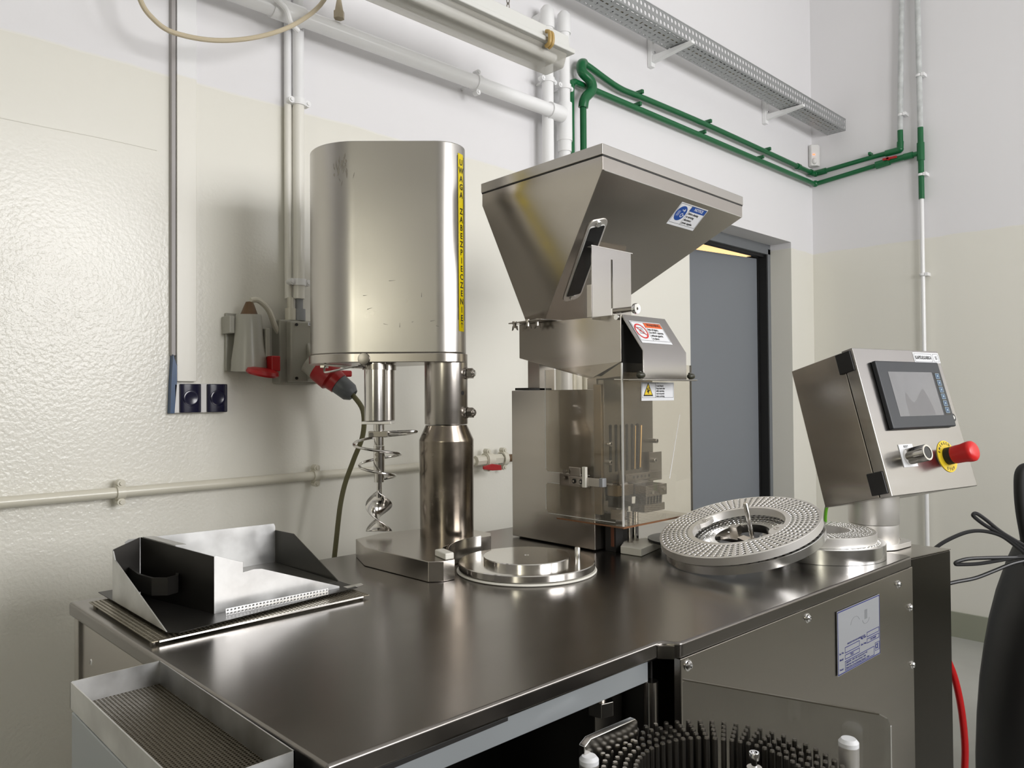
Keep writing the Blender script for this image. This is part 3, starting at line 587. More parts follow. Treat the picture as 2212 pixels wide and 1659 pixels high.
# chute on the perforated sheet
t = thing('perforated_sheet', 'flat perforated steel sheet lying under the angular chute', 'sheet', (.56, 1.27, T))
b = MB(); perf(b, (.386, 1.136, .8755), (.362, 0, 0), (0, .30, 0), 56, 46, .70); o = obj('sheet', b, mesh_steel, t, smooth=0, solid=.0012); o['kind'] = 'stuff'
obj('front_edge', MB().box(.395, .735, 1.1335, 1.1355, .8735, .8765), polished, t, bevel=.0005)
for x in (.392, .742):
    for y in (1.150, 1.42): obj('foot', MB().cyl((x, y, T), (x, y, .875), .004, n=10), steel_dark, t)
t = thing('sheet_metal_chute', 'angular worn sheet metal chute with triangular walls and dark strap handle', 'chute', (.58, 1.3, .88))
z0 = .8795
obj('base_plate', MB().prism([(.412, 1.150, z0), (.425, 1.139, z0), (.752, 1.180, z0), (.758, 1.478, z0), (.412, 1.478, z0)], (0, 0, .0012)), sheet_shade, t)
obj('inner_floor', MB().prism([(.503, 1.200, z0+.0013), (.745, 1.24, z0+.0013), (.745, 1.477, z0+.0013), (.458, 1.477, z0+.0013), (.458, 1.400, z0+.0013)], (0, 0, .001)), galv_shade, t)
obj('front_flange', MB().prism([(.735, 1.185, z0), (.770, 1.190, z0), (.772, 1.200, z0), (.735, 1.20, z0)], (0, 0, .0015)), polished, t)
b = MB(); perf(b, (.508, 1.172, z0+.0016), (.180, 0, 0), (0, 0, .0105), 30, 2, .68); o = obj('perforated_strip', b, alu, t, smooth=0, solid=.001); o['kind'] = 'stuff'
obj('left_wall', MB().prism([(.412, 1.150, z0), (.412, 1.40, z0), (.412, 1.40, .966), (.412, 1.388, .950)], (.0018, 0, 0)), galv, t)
obj('left_back_wall', MB().prism([(.413, 1.398, z0), (.455, 1.398, z0), (.455, 1.398, .981), (.413, 1.398, .966)], (0, .0018, 0)), sheet_shade, t)
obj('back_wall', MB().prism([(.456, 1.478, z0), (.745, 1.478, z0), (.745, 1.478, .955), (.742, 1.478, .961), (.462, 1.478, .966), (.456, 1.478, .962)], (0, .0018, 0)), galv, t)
obj('right_wall', MB().prism([(.745, 1.478, z0), (.745, 1.478, .947), (.745, 1.402, .949), (.751, 1.240, z0)], (.0018, 0, 0)), galv_shade, t)
obj('partition', MB().prism([(.456, 1.398, z0), (.500, 1.197, z0), (.500, 1.197, .970), (.456, 1.398, .981)], (.0018, .0004, 0)), sheet_shade, t)
obj('partition_flange', MB().prism([(.459, 1.397, .980), (.478, 1.399, .979), (.497, 1.30, .975), (.479, 1.30, .976)], (0, 0, .0015)), galv, t)
obj('front_wall', MB().prism([(.500, 1.197, z0), (.727, 1.199, z0), (.727, 1.199, .8835), (.580, 1.197, .9385), (.566, 1.197, .940), (.548, 1.197, .938), (.548, 1.197, .955), (.540, 1.197, .957), (.503, 1.197, .971), (.500, 1.197, .970)], (0, .0018, 0)), galv, t, bevel=.0006)
r = [(.436, 1.395), (.430, 1.33), (.436, 1.285), (.455, 1.268), (.474, 1.275), (.483, 1.296)]; r_in = [(.478, 1.296), (.471, 1.279), (.455, 1.273), (.440, 1.288), (.434, 1.33), (.440, 1.395)]
b = MB().prism([(x, y, .905) for x, y in r+r_in], (0, 0, .028))
cup = obj('strap_handle', b, sheet_shade, t)

# ================================================================== auger filler on its column
def lp(px_u, d, z): return V3((fw.x*d+rt.x*px_u, fw.y*d+rt.y*px_u, z))
ax_ = V3((1.095, 1.349, 0))
t = thing('auger_filler', 'tall powder filler: satin metal cover on a dark column over a steel block', 'filler', (1.095, 1.349, T))
aug = t
Pb = [(.882, 1.357), (.889, 1.152), (.912, 1.134), (.939, 1.133), (.943, 1.140), (.950, 1.18), (.969, 1.215), (1.0, 1.243), (1.04, 1.260), (1.092, 1.262), (1.150, 1.262), (1.175, 1.29), (1.175, 1.44), (1.0, 1.47), (.92, 1.45)]
obj('base_block', MB().prism([(x, y, T+.0005) for x, y in Pb], (0, 0, .0385)), steel, t, bevel=.0012)
# curved guard flange beside the disc
def arc_(r_, a0_, a1_, n_=18): return [(1.092+r_*math.cos(math.radians(a0_+(a1_-a0_)*k/n_)), 1.092+r_*math.sin(math.radians(a0_+(a1_-a0_)*k/n_)), T+.001) for k in range(n_+1)]
obj('curved_guard', MB().prism(arc_(.1565, 158, 84)+arc_(.1610, 84, 158), (0, 0, .046)), polished, t, bevel=.0006)
obj('stop_pad', MB().prism([(.918, 1.136, .9095), (.938, 1.134, .9095), (.950, 1.180, .9095), (.930, 1.184, .9095)], (0, 0, .0125)), nylon, t, bevel=.0025)
b = MB(); b.lathe([(.0605, .909), (.0615, 1.120), (.0615, 1.123), (.0475, 1.1545), (.0475, 1.156), (0, 1.156)], (ax_.x, ax_.y, 0), (0, 0, 1), 64); obj('column', b, column_steel, t)
b = MB(); b.lathe([(.0, 1.156), (.0485, 1.158), (.0490, 1.160), (.0490, 1.296), (0, 1.296)], (ax_.x, ax_.y, 0), (0, 0, 1), 64); obj('upper_sleeve', b, steel, t)
for z in (1.272, 1.184):
    nd = (rt*.93-fw*.36).normalized(); p0 = ax_+nd*.045+V3((0, 0, z))
    b = MB(); b.cyl(p0, p0+nd*.008, .013, n=24); b.cyl(p0+nd*.010, p0+nd*.022, .0118, n=6); b.cyl(p0+nd*.022, p0+nd*.026, .009, .007, n=18); n_ = obj('clamp_nut', b, steel, t, bevel=.0006)
    b = MB(); b.cyl(p0+nd*.022, p0+nd*.0275, .0045, n=14); obj('stud_end', b, chrome, n_)
nd = (rt*.80-fw*.6).normalized()
obj('set_hole', MB().cyl(ax_+nd*.0470+V3((0, 0, 1.228)), ax_+nd*.0493+V3((0, 0, 1.228)), .005, n=16), dark_in, t)
# plan outline of the cover: big round end left, small round end over the column
C1 = lp(-.343, 1.79, 0); C2 = lp(-.1656, 1.729, 0); r1, r2 = .125, .062
def outline(grow, n=28):
    d = C2-C1; L = d.length; ang = math.atan2(d.y, d.x); be = math.acos((r1-r2)/L); pts = []
    for k in range(n+1):
        a = ang+be+(2*PI-2*be)*k/n; pts.append((C1.x+(r1+grow)*math.cos(a), C1.y+(r1+grow)*math.sin(a)))
    for k in range(n//2+1):
        a = ang-be+(2*be)*k/(n//2); pts.append((C2.x+(r2+grow)*math.cos(a), C2.y+(r2+grow)*math.sin(a)))
    return pts
obj('cover', MB().prism([(x, y, 1.3165) for x, y in outline(0, 60)], (0, 0, .466)), steel_cover, t, bevel=.0025)
obj('cover_plate', MB().prism([(x, y, 1.296) for x, y in outline(.0035, 60)], (0, 0, .020)), steel, t, bevel=.0015)
fdir = -fw
pk = lp(-.322, 1.667, 1.3035)
obj('round_knob', MB().lathe([(.0, .004), (.0125, .003), (.0135, 0), (.0135, -.02), (0, -.02)], pk+fdir*.006, fdir, 32), steel_top, t, bevel=0)
# scuffs on the cover
b = MB(); sm = mat('scuff_dark', (.12, .115, .10), .55, .6)
def on_front(u, z, off=.0004): 
    # front tangent face of the cover
    return lp(u, 1.6655-off, z)
def face_pt(s, z, off=.0006):
    """s in 0..1 along the front flat between the tangent points"""
    d = C2-C1; L = d.length; ang = math.atan2(d.y, d.x); be = math.acos((r1-r2)/L)
    best = None
    for sg in (1, -1):
        n_ = V3((math.cos(ang+sg*be), math.sin(ang+sg*be), 0))
        if best is None or n_.dot(fdir) > best.dot(fdir): best = n_
    A_ = C1+best*r1; B_ = C2+best*r2; return A_.lerp(B_, s)+best*off+V3((0, 0, z)), best
for s, z, w_, h_ in ((.30, 1.395, .004, .030),):
    p, n_ = face_pt(-.28, 1.375); tdir = (face_pt(1, 0)[0]-face_pt(0, 0)[0]).normalized()
for (s, z, dx, dz) in ((.15, 1.412, .010, .003), (.42, 1.474, .014, .001), (.10, 1.442, .008, .0005), (.82, 1.438, .0007, .010), (.93, 1.385, .010, .002), (1.1, 1.375, .006, -.001), (.55, 1.372, .0006, .010), (.70, 1.383, .004, .002), (.35, 1.38, .010, -.002)):
    p, n_ = face_pt(min(s, 1), z); q = tdir*dx+V3((0, 0, dz)); e = q.normalized().cross(n_)*.0005
    b.add([p-e, p+q-e*.3, p+q+e*.3, p+e], [(0, 1, 2, 3)])
obj('scratches', b, sm, t, smooth=0, solid=.0002)['kind'] = 'stuff'
b = MB(); random.seed(9)
for k in range(26):
    a_ = random.uniform(2.35, 2.75); 
    u_ = -.372+random.gauss(0, .011); z_ = 1.728+random.gauss(0, .016); ln = random.uniform(.006, .022); an = random.uniform(-.5, .9)
    def cp(u, z):
        # point on the cover's round end below the given sideways offset
        dx_ = u-(-.343); dd_ = math.sqrt(max(1e-6, r1*r1-dx_*dx_)); return lp(u, 1.79-dd_-.0005, z)
    p0_, p1_ = cp(u_, z_), cp(u_+ln*math.sin(an)*.5, z_-ln*math.cos(an)); e = (p1_-p0_).normalized().cross(-fw)*random.uniform(.0006, .0022)
    b.add([p0_-e*.3, p0_+e*.3, (p0_+p1_)/2+e, p1_+e*.2, p1_-e*.2, (p0_+p1_)/2-e], [(0, 1, 2, 3, 4, 5)])
o = obj('grease_smudge', b, mat('smudge', (.26, .24, .21), .5, .8), t, smooth=0); o['kind'] = 'stuff'
# warning strip
def side_pt(a, grow): return V3((C2.x+(r2+grow)*math.cos(a), C2.y+(r2+grow)*math.sin(a), 0))
# direction where the strip sits: right end of the cover, turned a little to the camera
sa = math.atan2(rt.y, rt.x); a0, a1 = sa-math.radians(19.5), sa-math.radians(38.5)
b = MB(); n = 6
for i in range(n):
    q0 = a0+(a1-a0)*i/n; q1 = a0+(a1-a0)*(i+1)/n
    P0, P1 = side_pt(q0, .0006), side_pt(q1, .0006)
    b.add([P0+V3((0, 0, 1.365)), P1+V3((0, 0, 1.365)), P1+V3((0, 0, 1.762)), P0+V3((0, 0, 1.762))], [(0, 1, 2, 3)])
ws = obj('warning_strip', b, yellow, t, solid=.0004, smooth=60)
am = (a0+a1)/2; P_ = side_pt(am, .0011); nn = V3((math.cos(am), math.sin(am), 0)); uu = V3((0, 0, 1)).cross(nn).normalized()
def MT(z): return Matrix(((uu.x, 0, nn.x, P_.x), (uu.y, 0, nn.y, P_.y), (uu.z, 1, nn.z, z), (0, 0, 0, 1)))
b = MB(); txt = 'UWAGA ZABEZPIECZENIE'; zz = 1.742
for i, ch in enumerate(txt):
    if ch != ' ': textmesh(b, ch, .0185, MT(zz-.0183*i), 'CENTER', .92)
Mt = MT(1.379)
b.prism([(-.0006, -.006, 0), (.0006, -.006, 0), (.0006, .006, 0), (-.0006, .006, 0)], (0, 0, .0001), Mt)
for sg in (-1, 1): b.prism([(0, .0068, 0), (0, .0050, 0), (sg*.0042, .0010, 0), (sg*.0046, .0022, 0)], (0, 0, .0001), Mt)
b.box(-.0062, .0062, 1.388, 1.3886, 0, .0001, Matrix(((uu.x, 0, nn.x, P_.x), (uu.y, 0, nn.y, P_.y), (uu.z, 1, nn.z, 0), (0, 0, 0, 1))))
obj('lettering', b, ink, ws, smooth=0)
b = MB()
for q in (a0+.02, a1-.02):
    Pq = side_pt(q, .0010); b.box(-.0004, .0004, -.0004, .0004, 1.390, 1.757, Matrix.Translation((Pq.x, Pq.y, 0)))
obj('border_line', b, ink, ws, smooth=0)
# auger housing, shaft, spring and blade
A0 = lp(-.300, 1.715, 0)
Ca = lp((811-1106)/1650*1.70, 1.70, 0); Cb = lp((833-1106)/1650*1.735, 1.735, 0)
b = MB(); b.lathe([(.0, 1.166), (.0245, 1.168), (.0245, 1.296), (0, 1.296)], Ca, (0, 0, 1), 40); obj('auger_housing', b, polished, t)
b = MB(); b.lathe([(.0, 1.166), (.0205, 1.168), (.0205, 1.296), (0, 1.296)], Cb, (0, 0, 1), 40); obj('auger_housing', b, steel_dark, t)
b = MB(); b.lathe([(.0285, 1.281), (.0285, 1.293), (0, 1.293), (0, 1.281)], Ca, (0, 0, 1), 40); obj('flange_ring', b, steel_dark, t)
b = MB(); b.lathe([(.024, 1.281), (.024, 1.293), (0, 1.293), (0, 1.281)], Cb, (0, 0, 1), 40); obj('flange_ring', b, steel_dark, t)
b = MB()
M_ = Matrix(((rt.x, fw.x, 0, A0.x), (rt.y, fw.y, 0, A0.y), (0, 0, 1, 0), (0, 0, 0, 1)))
b.box(-.033, .033, -.03, .03, 1.160, 1.1665, M_); obj('end_plate', b, alu_flat, t, bevel=.001)
b = MB(); sx = A0+rt*.001
for z0_, z1_, r_ in ((1.146, 1.161, .0125), (1.112, 1.146, .011), (1.050, 1.111, .0125), (1.030, 1.050, .011), (.995, 1.030, .006)):
    b.cyl((sx.x, sx.y, z0_), (sx.x, sx.y, z1_), r_, n=28)
sh = obj('auger_shaft', b, polished, t, smooth=40)
for z in (1.102, 1.092, 1.081): obj('grub_screw', MB().cyl(sx-fw*.0128+V3((0, 0, z))-rt*.003, sx-fw*.0098+V3((0, 0, z))-rt*.003, .0042, n=12), steel_dark, sh)
b = MB(); b.box(-.021, .022, -.012, .012, 1.131, 1.144, M_); b2 = obj('clamp_block', b, steel_dark, t, bevel=.001)
obj('clamp_screw', MB().cyl(A0-rt*.014-fw*.0135+V3((0, 0, 1.137)), A0-rt*.014-fw*.010+V3((0, 0, 1.137)), .005, n=14), chrome, b2)
pts = [A0+rt*.02+V3((0, 0, 1.141)), A0+rt*.055-fw*.012+V3((0, 0, 1.143)), A0+rt*.083-fw*.004+V3((0, 0, 1.143)), A0+rt*.080+fw*.012+V3((0, 0, 1.140))]
n = 34
for k in range(n+1):
    f_ = k/n; a = math.radians(42+f_*760); r_ = .060-.026*f_; r_ = r_+(.020*max(0, 1-f_*6))
    pts.append(A0+rt*(r_*math.cos(a))+fw*(r_*math.sin(a))+V3((0, 0, 1.135-.102*f_)))
obj('coil_scraper', MB().tube(pts, .0031, 10, 3), polished, t)
b = MB(); n = 44; vs = []; wdt = []
for k in range(n+1):
    f_ = k/n; a = math.radians(90+f_*270); z = 1.012-.092*f_; r_ = .0295
    for sg in (-1, -.5, 0, .5, 1): vs.append(A0+(rt*math.cos(a)+fw*math.sin(a))*(sg*r_)+V3((0, 0, z)))
b.add(vs, [(k*5+j, k*5+j+1, k*5+j+6, k*5+j+5) for k in range(n) for j in range(4)])
obj('auger_blade', b, polished, t, solid=.0016, smooth=70)
# hoop and wires below the cover plate
b = MB(); q = lambda u, d, z: lp(u, d, z)
b.tube([q(-.420, 1.72, 1.292), q(-.418, 1.70, 1.280), q(-.405, 1.68, 1.276), q(-.352, 1.665, 1.286), q(-.325, 1.67, 1.290)], .0022, 8, 5)
obj('wire_hook', b, polished, t)
b = MB(); b.tube([q(-.415, 1.69, 1.293), q(-.36, 1.67, 1.287), q(-.322, 1.69, 1.285)], .0026, 8, 5); obj('wire_hook', b, steel, t)
obj('wire_plate', MB().box(-.44, -.425, -.01, .01, 1.288, 1.314, Matrix(((rt.x, fw.x, 0, fw.x*1.76), (rt.y, fw.y, 0, fw.y*1.76), (0, 0, 1, 0), (0, 0, 0, 1)))), steel_dark, t, bevel=.001)

# turntable disc beside the column
t = thing('turntable_disc', 'round polished steel disc on a white gasket with a raised hub and pin', 'disc', (1.092, 1.092, T))
c = (1.092, 1.092, 0)
obj('gasket_ring', MB().lathe([(.10, T+.0005), (.1395, T+.0005), (.141, T+.002), (.1395, T+.0045), (.10, T+.0045)], c, (0, 0, 1), 96), nylon, t)
obj('lower_disc', MB().lathe([(0, T+.005), (.134, T+.005), (.137, T+.007), (.137, T+.018), (.1355, T+.0195), (0, T+.0195)], c, (0, 0, 1), 96), polished, t)
obj('hub_disc', MB().lathe([(0, T+.0195), (.088, T+.0195), (.088, T+.0285), (.0865, T+.030), (.006, T+.030), (.005, T+.028), (0, T+.028)], c, (0, 0, 1), 96), polished, t)
obj('locating_pin', MB().lathe([(0, T+.019), (.0055, T+.019), (.0055, T+.0465), (.0045, T+.048), (0, T+.048)], (1.156, 1.012, 0), (0, 0, 1), 20), polished, t)

# ================================================================== capsule feeder with hopper
t = thing('capsule_feeder', 'steel capsule feeder tower with large lidded hopper and clear acrylic guard', 'feeder', (1.36, 1.2, T))
fd = t
obj('body', MB().box(1.324, 1.392, 1.107, 1.373, .8735, 1.234), steel, t, bevel=.0015)
obj('body_foot', MB().box(1.335, 1.385, 1.12, 1.36, T+.0005, .874), dark_in, t)
obj('side_column', MB().box(1.3925, 1.40, 1.105, 1.16, .955, 1.234), steel, t)
obj('cover_strip', MB().box(1.322, 1.330, 1.085, 1.1065, .955, 1.245), mat('bronze_steel', (.36, .29, .20), .3, 1), t, bevel=.0008)
obj('lower_block', MB().box(1.352, 1.378, 1.07, 1.10, T+.0005, .955), dark_in, t)
obj('orange_reflection', MB().box(1.3505, 1.3518, 1.075, 1.083, .882, .925), reflect_brown, t)  # orange reflection on the block, painted as a thin brown strip
obj('foot_plate', MB().box(1.40, 1.470, 1.125, 1.16, T+.0005, .955), black, t)
obj('rear_bracket', MB().box(1.375, 1.43, 1.325, 1.366, 1.2345, 1.315), steel, t, bevel=.001)
obj('rear_foot', MB().box(1.335, 1.42, 1.325, 1.372, 1.2345, 1.2405), black, t, bevel=.001)
obj('top_block', MB().box(1.326, 1.39, 1.10, 1.128, 1.2345, 1.259), steel, t, bevel=.001)
# slotted channel plate
b = MB(); y_ = 1.083
obj('channel_plate', MB().box(1.330, 1.514, y_, y_+.018, .985, 1.256), steel_dark, t, bevel=.001)
for k, x in enumerate((1.352, 1.372, 1.392, 1.412, 1.432, 1.452)):
    b = MB(); b.box(x-.0035, x+.0035, y_-.0012, y_+.001, 1.048, 1.150); b.cyl((x, y_-.0012, 1.150), (x, y_+.001, 1.150), .0045, n=12); obj('channel_slot', b, dark_in, t)
obj('brass_rod', MB().cyl((1.456, y_-.004, 1.052), (1.462, y_-.004, 1.150), .0022, n=10), mat('brass', (.62, .42, .2), .3, 1), t)
obj('brass_rod', MB().cyl((1.436, y_-.004, 1.050), (1.440, y_-.004, 1.150), .0014, n=10), MATS['brass'], t)
for p in ((1.338, y_-.014, 1.112), (1.503, y_-.020, 1.112), (1.345, y_-.008, 1.07), (1.50, y_-.018, 1.066), (1.345, y_-.012, 1.018)):
    b = MB(); b.cyl(p, (p[0], y_, p[2]), .0055, n=18); sc = obj('cap_screw', b, chrome, t, bevel=.0006)
    obj('hex_socket', MB().cyl((p[0], p[1]-.0003, p[2]), (p[0], p[1]+.001, p[2]), .0028, n=6), ink, sc)
obj('side_bracket', MB().box(1.485, 1.535, y_-.010, y_-.007, 1.018, 1.085), steel, t, bevel=.001)
bar = obj('cross_bar', MB().box(1.376, 1.512, y_-.024, y_-.001, 1.026, 1.042), steel, t, bevel=.0012)
for k in range(5): obj('bar_hole', MB().cyl((1.405+k*.0145, y_-.0242, 1.034), (1.405+k*.0145, y_-.022, 1.034), .0033, n=12), ink, bar)
obj('lever_pin', MB().cyl((1.345, y_-.028, 1.018), (1.378, y_-.022, 1.020), .006, n=14), steel, t)
obj('thin_lever', MB().prism([(1.344, y_-.03, 1.075), (1.348, y_-.03, 1.075), (1.352, y_-.03, 1.02), (1.347, y_-.03, 1.02)], (0, .004, 0)), steel, t)
# jaw with five teeth
jw = obj('jaw_block', MB().box(1.395, 1.475, 1.018, 1.062, .993, 1.018), steel, t, bevel=.001)
obj('jaw_block', MB().box(1.395, 1.472, 1.022, 1.062, .958, .975), steel, t, bevel=.001)
for k in range(6): obj('tooth', MB().prism([(1.402+k*.0115, 1.024, .974), (1.4055+k*.0115, 1.024, .974), (1.408+k*.0115, 1.024, .994), (1.4045+k*.0115, 1.024, .994)], (0, .03, 0)), steel, jw)
for x, z in ((1.415, 1.003), (1.460, 1.008)): obj('cap_screw', MB().cyl((x, 1.013, z), (x, 1.018, z), .0045, n=16), chrome, jw)
obj('inner_block', MB().box(1.335, 1.392, 1.05, 1.08, .997, 1.021), MATS['bronze_steel'], t, bevel=.001)
obj('inner_block', MB().box(1.338, 1.388, 1.052, 1.08, .972, .996), dark_in, t)
obj('ejector_block', MB().box(1.34, 1.36, 1.045, 1.075, .945, .968), steel, t, bevel=.001)
# nylon block and shaft in front
obj('nylon_block', MB().prism([(1.349, 1.055, T+.0005), (1.353, 1.002, T+.0005), (1.467, 1.028, T+.0005), (1.470, 1.075, T+.0005), (1.40, 1.085, T+.0005)], (0, 0, .0165)), nylon, t, bevel=.0015)
obj('shaft', MB().lathe([(.0085, .8868), (.0085, .957), (0, .957), (0, .8868)], (1.425, 1.072, 0), (0, 0, 1), 24), polished, t)
obj('shaft', MB().lathe([(.006, .8868), (.006, .957), (0, .957), (0, .8868)], (1.398, 1.066, 0), (0, 0, 1), 24), steel, t)
# acrylic guard: left sheet in two pieces with a gap, front sheet, bottom sheet
gl = MB(); gl.prism([(1.300, 1.0125, 1.292), (1.300, 1.234, 1.280), (1.300, 1.234, 1.050), (1.300, 1.228, 1.0435), (1.300, 1.100, 1.0435), (1.300, 1.100, 1.018), (1.300, 1.228, 1.018), (1.300, 1.234, 1.012), (1.300, 1.234, .955), (1.300, 1.225, .947), (1.300, 1.0125, .940)], (.003, 0, 0))
g1 = obj('guard_sheet', gl, acrylic, t, smooth=0)
obj('guard_sheet', MB().box(1.3035, 1.564, 1.008, 1.011, .940, 1.290), acrylic, t, smooth=0)
obj('guard_sheet', MB().box(1.3035, 1.564, 1.0115, 1.20, .936, .939), acrylic, t, smooth=0)
edge = mat('sheet_edge', (.62, .62, .60), .2, coat=.5)
obj('sheet_corner', MB().box(1.2995, 1.3035, 1.0075, 1.0120, .940, 1.290), mat('polished_edge', (.75, .75, .74), .12, .6), t, bevel=.0012)
obj('sheet_border', MB().box(1.2995, 1.3005, 1.2335, 1.235, 1.050, 1.280).box(1.2995, 1.3005, 1.2335, 1.235, .955, 1.012), edge, t)
obj('sheet_border', MB().box(1.563, 1.5655, 1.0075, 1.0115, .945, 1.290), mat('dark_edge', (.10, .09, .07), .3), t)
obj('sheet_border', MB().box(1.300, 1.564, 1.0070, 1.0110, .936, .9395).box(1.299, 1.303, 1.011, 1.20, .9365, .9395), dark_brown_acr, t)
obj('sheet_border', MB().box(1.2995, 1.3002, 1.1005, 1.228, 1.0425, 1.0440).box(1.2995, 1.3002, 1.1005, 1.228, 1.0175, 1.019).box(1.2995, 1.3002, 1.03, 1.225, .9465, .948), edge, t)
# switch bracket poking through the gap
br = obj('switch_bracket', MB().box(1.287, 1.299, 1.0625, 1.150, 1.021, 1.040), steel, t, bevel=.001)
obj('switch_plate', MB().box(1.2935, 1.297, 1.125, 1.186, 1.016, 1.044), steel, t, bevel=.001)
obj('switch_tab', MB().box(1.291, 1.2945, 1.120, 1.155, 1.040, 1.060), steel, t, bevel=.0015)
obj('white_pin', MB().box(1.282, 1.290, 1.098, 1.108, 1.018, 1.063), nylon, t, bevel=.001)
obj('white_cap', MB().box(1.285, 1.299, 1.052, 1.062, 1.022, 1.041), plate_m, t, bevel=.001)
for y, z in ((1.135, 1.0295), (1.114, 1.0295), (1.169, 1.034), (1.160, 1.050)):
    sc = obj('cap_screw', MB().cyl((1.288 if z < 1.045 else 1.286, y, z), (1.2855 if z < 1.045 else 1.282, y, z), .0055, n=18), ink if z < 1.03 else steel_dark, t)
    obj('hex_socket', MB().cyl((1.2852 if z < 1.045 else 1.2817, y, z), (1.284 if z < 1.045 else 1.281, y, z), .0028, n=6), steel, sc)
# housing under the hopper
hz = obj('housing', MB().prism([(1.302, 1.012, 1.394), (1.302, 1.322, 1.394), (1.302, 1.322, 1.312), (1.302, 1.19, 1.280), (1.302, 1.09, 1.260), (1.302, 1.012, 1.292)], (.160, 0, 0)), steel, t, bevel=.001)
obj('lower_funnel', MB().prism([(1.305, 1.255, 1.2945), (1.305, 1.19, 1.279), (1.305, 1.07, 1.262), (1.305, 1.012, 1.292), (1.305, 1.012, 1.262), (1.305, 1.06, 1.2575), (1.305, 1.10, 1.2575)], (.150, 0, 0)), steel, t)
obj('opening_shade', MB().box(1.3045, 1.459, 1.0095, 1.0115, 1.270, 1.372), dark_in, t, smooth=0)  # near-black plate stands in for the shade under the open hood
hd = MB(); prof = [(1.013, 1.3945), (.957, 1.3145), (.956, 1.2560), (.9575, 1.2545), (.9595, 1.2555), (.9590, 1.3135), (1.0155, 1.3930)]
hd.prism([(1.306, y, z) for y, z in prof], (.160, 0, 0)); hood = obj('hood', hd, door_steel, t, bevel=.0006)
obj('hood_flange', MB().box(1.292, 1.497, .948, .985, 1.2515, 1.2545), steel_cover, t, bevel=.0008)
for x in (1.300, 1.488):
    b = MB(); b.cyl((x, .960, 1.2535), (x, .962, 1.270), .0042, n=12); b.sphere((x, .959, 1.262), .010, sc=(1.25, .8, .7)); obj('wing_knob', b, mat('knob_olive', (.035, .035, .022), .35) if 'knob_olive' not in MATS else MATS['knob_olive'], t)
obj('corner_stud', MB().cyl((1.296, 1.02, 1.388), (1.3015, 1.02, 1.388), .006, n=16), chrome, t)
obj('round_bar', MB().lathe([(0, .001), (.006, 0), (.006, -.058), (0, -.058)], (1.302, .972, 1.402), (0, -1, 0), 20), steel_dark, t)
wf = obj('wheel', MB().lathe([(.0, -.002), (.003, -.002), (.003, .0045), (.0105, .005), (.0115, .003), (.0115, -.003), (0, -.003)], (1.302, .972, 1.402), (0, -1, 0), 32), chrome, t)
# label on the hood
A_ = V3((1.306, 1.013, 1.3945)); Dn = (V3((1.306, .957, 1.3145))-A_)
fr = Frame(A_+V3((.012, 0, 0))+Dn*.18, (1, 0, 0), Dn)
fr.o += fr.n*.0005
def sign(parent, fr, W_, H_, head_col, head, lines, pict):
    b = MB(); fr.rect(b, 0, 0, W_, H_, 0, .0004); s = obj('label', b, white_lab, parent, smooth=0)
    k = MB(); fr.outline(k, .002, .002, W_-.002, H_-.0065, .0006, .0004, .0007); fr.rect(k, W_*.41, .002, W_*.415, H_-.0065, .0004, .0007)
    if head_col is not None:
        hb = MB(); fr.rect(hb, W_*.42, .003, W_-.003, H_*.27, .0004, .0006); obj('header', hb, head_col, s, smooth=0)
    y = H_*.36 if head_col is not None else H_*.2
    if head_col is not None and head == 'WARNING': textmesh(k, head, H_*.17, fr.M(W_*.71, H_*.145, .0008), 'CENTER')
    for i, L in enumerate(lines): textmesh(k, L, H_*.132, fr.M(W_*.44, y+i*H_*.14, .0008), squash=.9)
    textmesh(k, 'www.safetylabels.com    Label 2000-1', H_*.045, fr.M(.003, H_-.0035, .0008)) if False else None
    obj('lettering', k, ink, s, smooth=0)
    if head == 'NOTICE':
        k = MB(); textmesh(k, head, H_*.17, fr.M(W_*.71, H_*.145, .0008), 'CENTER'); obj('lettering', k, white_lab, s, smooth=0)
    pict(s); return s
def disc_on(fr, u, v, r, m, s, name, h=.0006, r2=0, n=40):
    b = MB()
    for i in range(n):
        q0, q1 = 2*PI*i/n, 2*PI*(i+1)/n
        P = [fr.p(u+r*math.cos(q0), v+r*math.sin(q0), h), fr.p(u+r*math.cos(q1), v+r*math.sin(q1), h), fr.p(u+r2*math.cos(q1), v+r2*math.sin(q1), h), fr.p(u+r2*math.cos(q0), v+r2*math.sin(q0), h)]
        b.add(P, [(0, 1, 2, 3)] if r2 else [(0, 1, 2)])
    return obj(name, b, m, s, smooth=0)
def line_on(b, fr, u0, v0, u1, v1, t_, h=.0008):
    P0 = fr.p(u0, v0, h); P1 = fr.p(u1, v1, h); e = (P1-P0).normalized().cross(fr.n)*t_/2; b.add([P0-e, P1-e, P1+e, P0+e], [(0, 1, 2, 3)])
Wl, Hl = .112, .060
def pict_warn(s):
    k = MB(); cu, cv = Wl*.20, Hl*.46
    for i in range(4): line_on(k, fr, cu-.009, cv-.010+i*.005, cu+.010, cv-.008+i*.005, .0013)
    k2 = MB(); line_on(k2, fr, cu-.014, cv-.012, cu+.014, cv+.012, .0028, .0009); obj('symbol', k, ink, s, smooth=0); obj('bar', k2, red, s, smooth=0)
    disc_on(fr, cu, cv, .0205, red, s, 'ban_ring', .0009, .0170)
sign(hood, fr, Wl, Hl, orange_lab, 'WARNING', ['Risk of injury.', 'Do NOT operate', 'without guards', 'in place.'], pict_warn)
fr2 = Frame((1.366, 1.0070, 1.249), (1, 0, 0), (0, 0, -1)); Wc, Hc = .124, .041
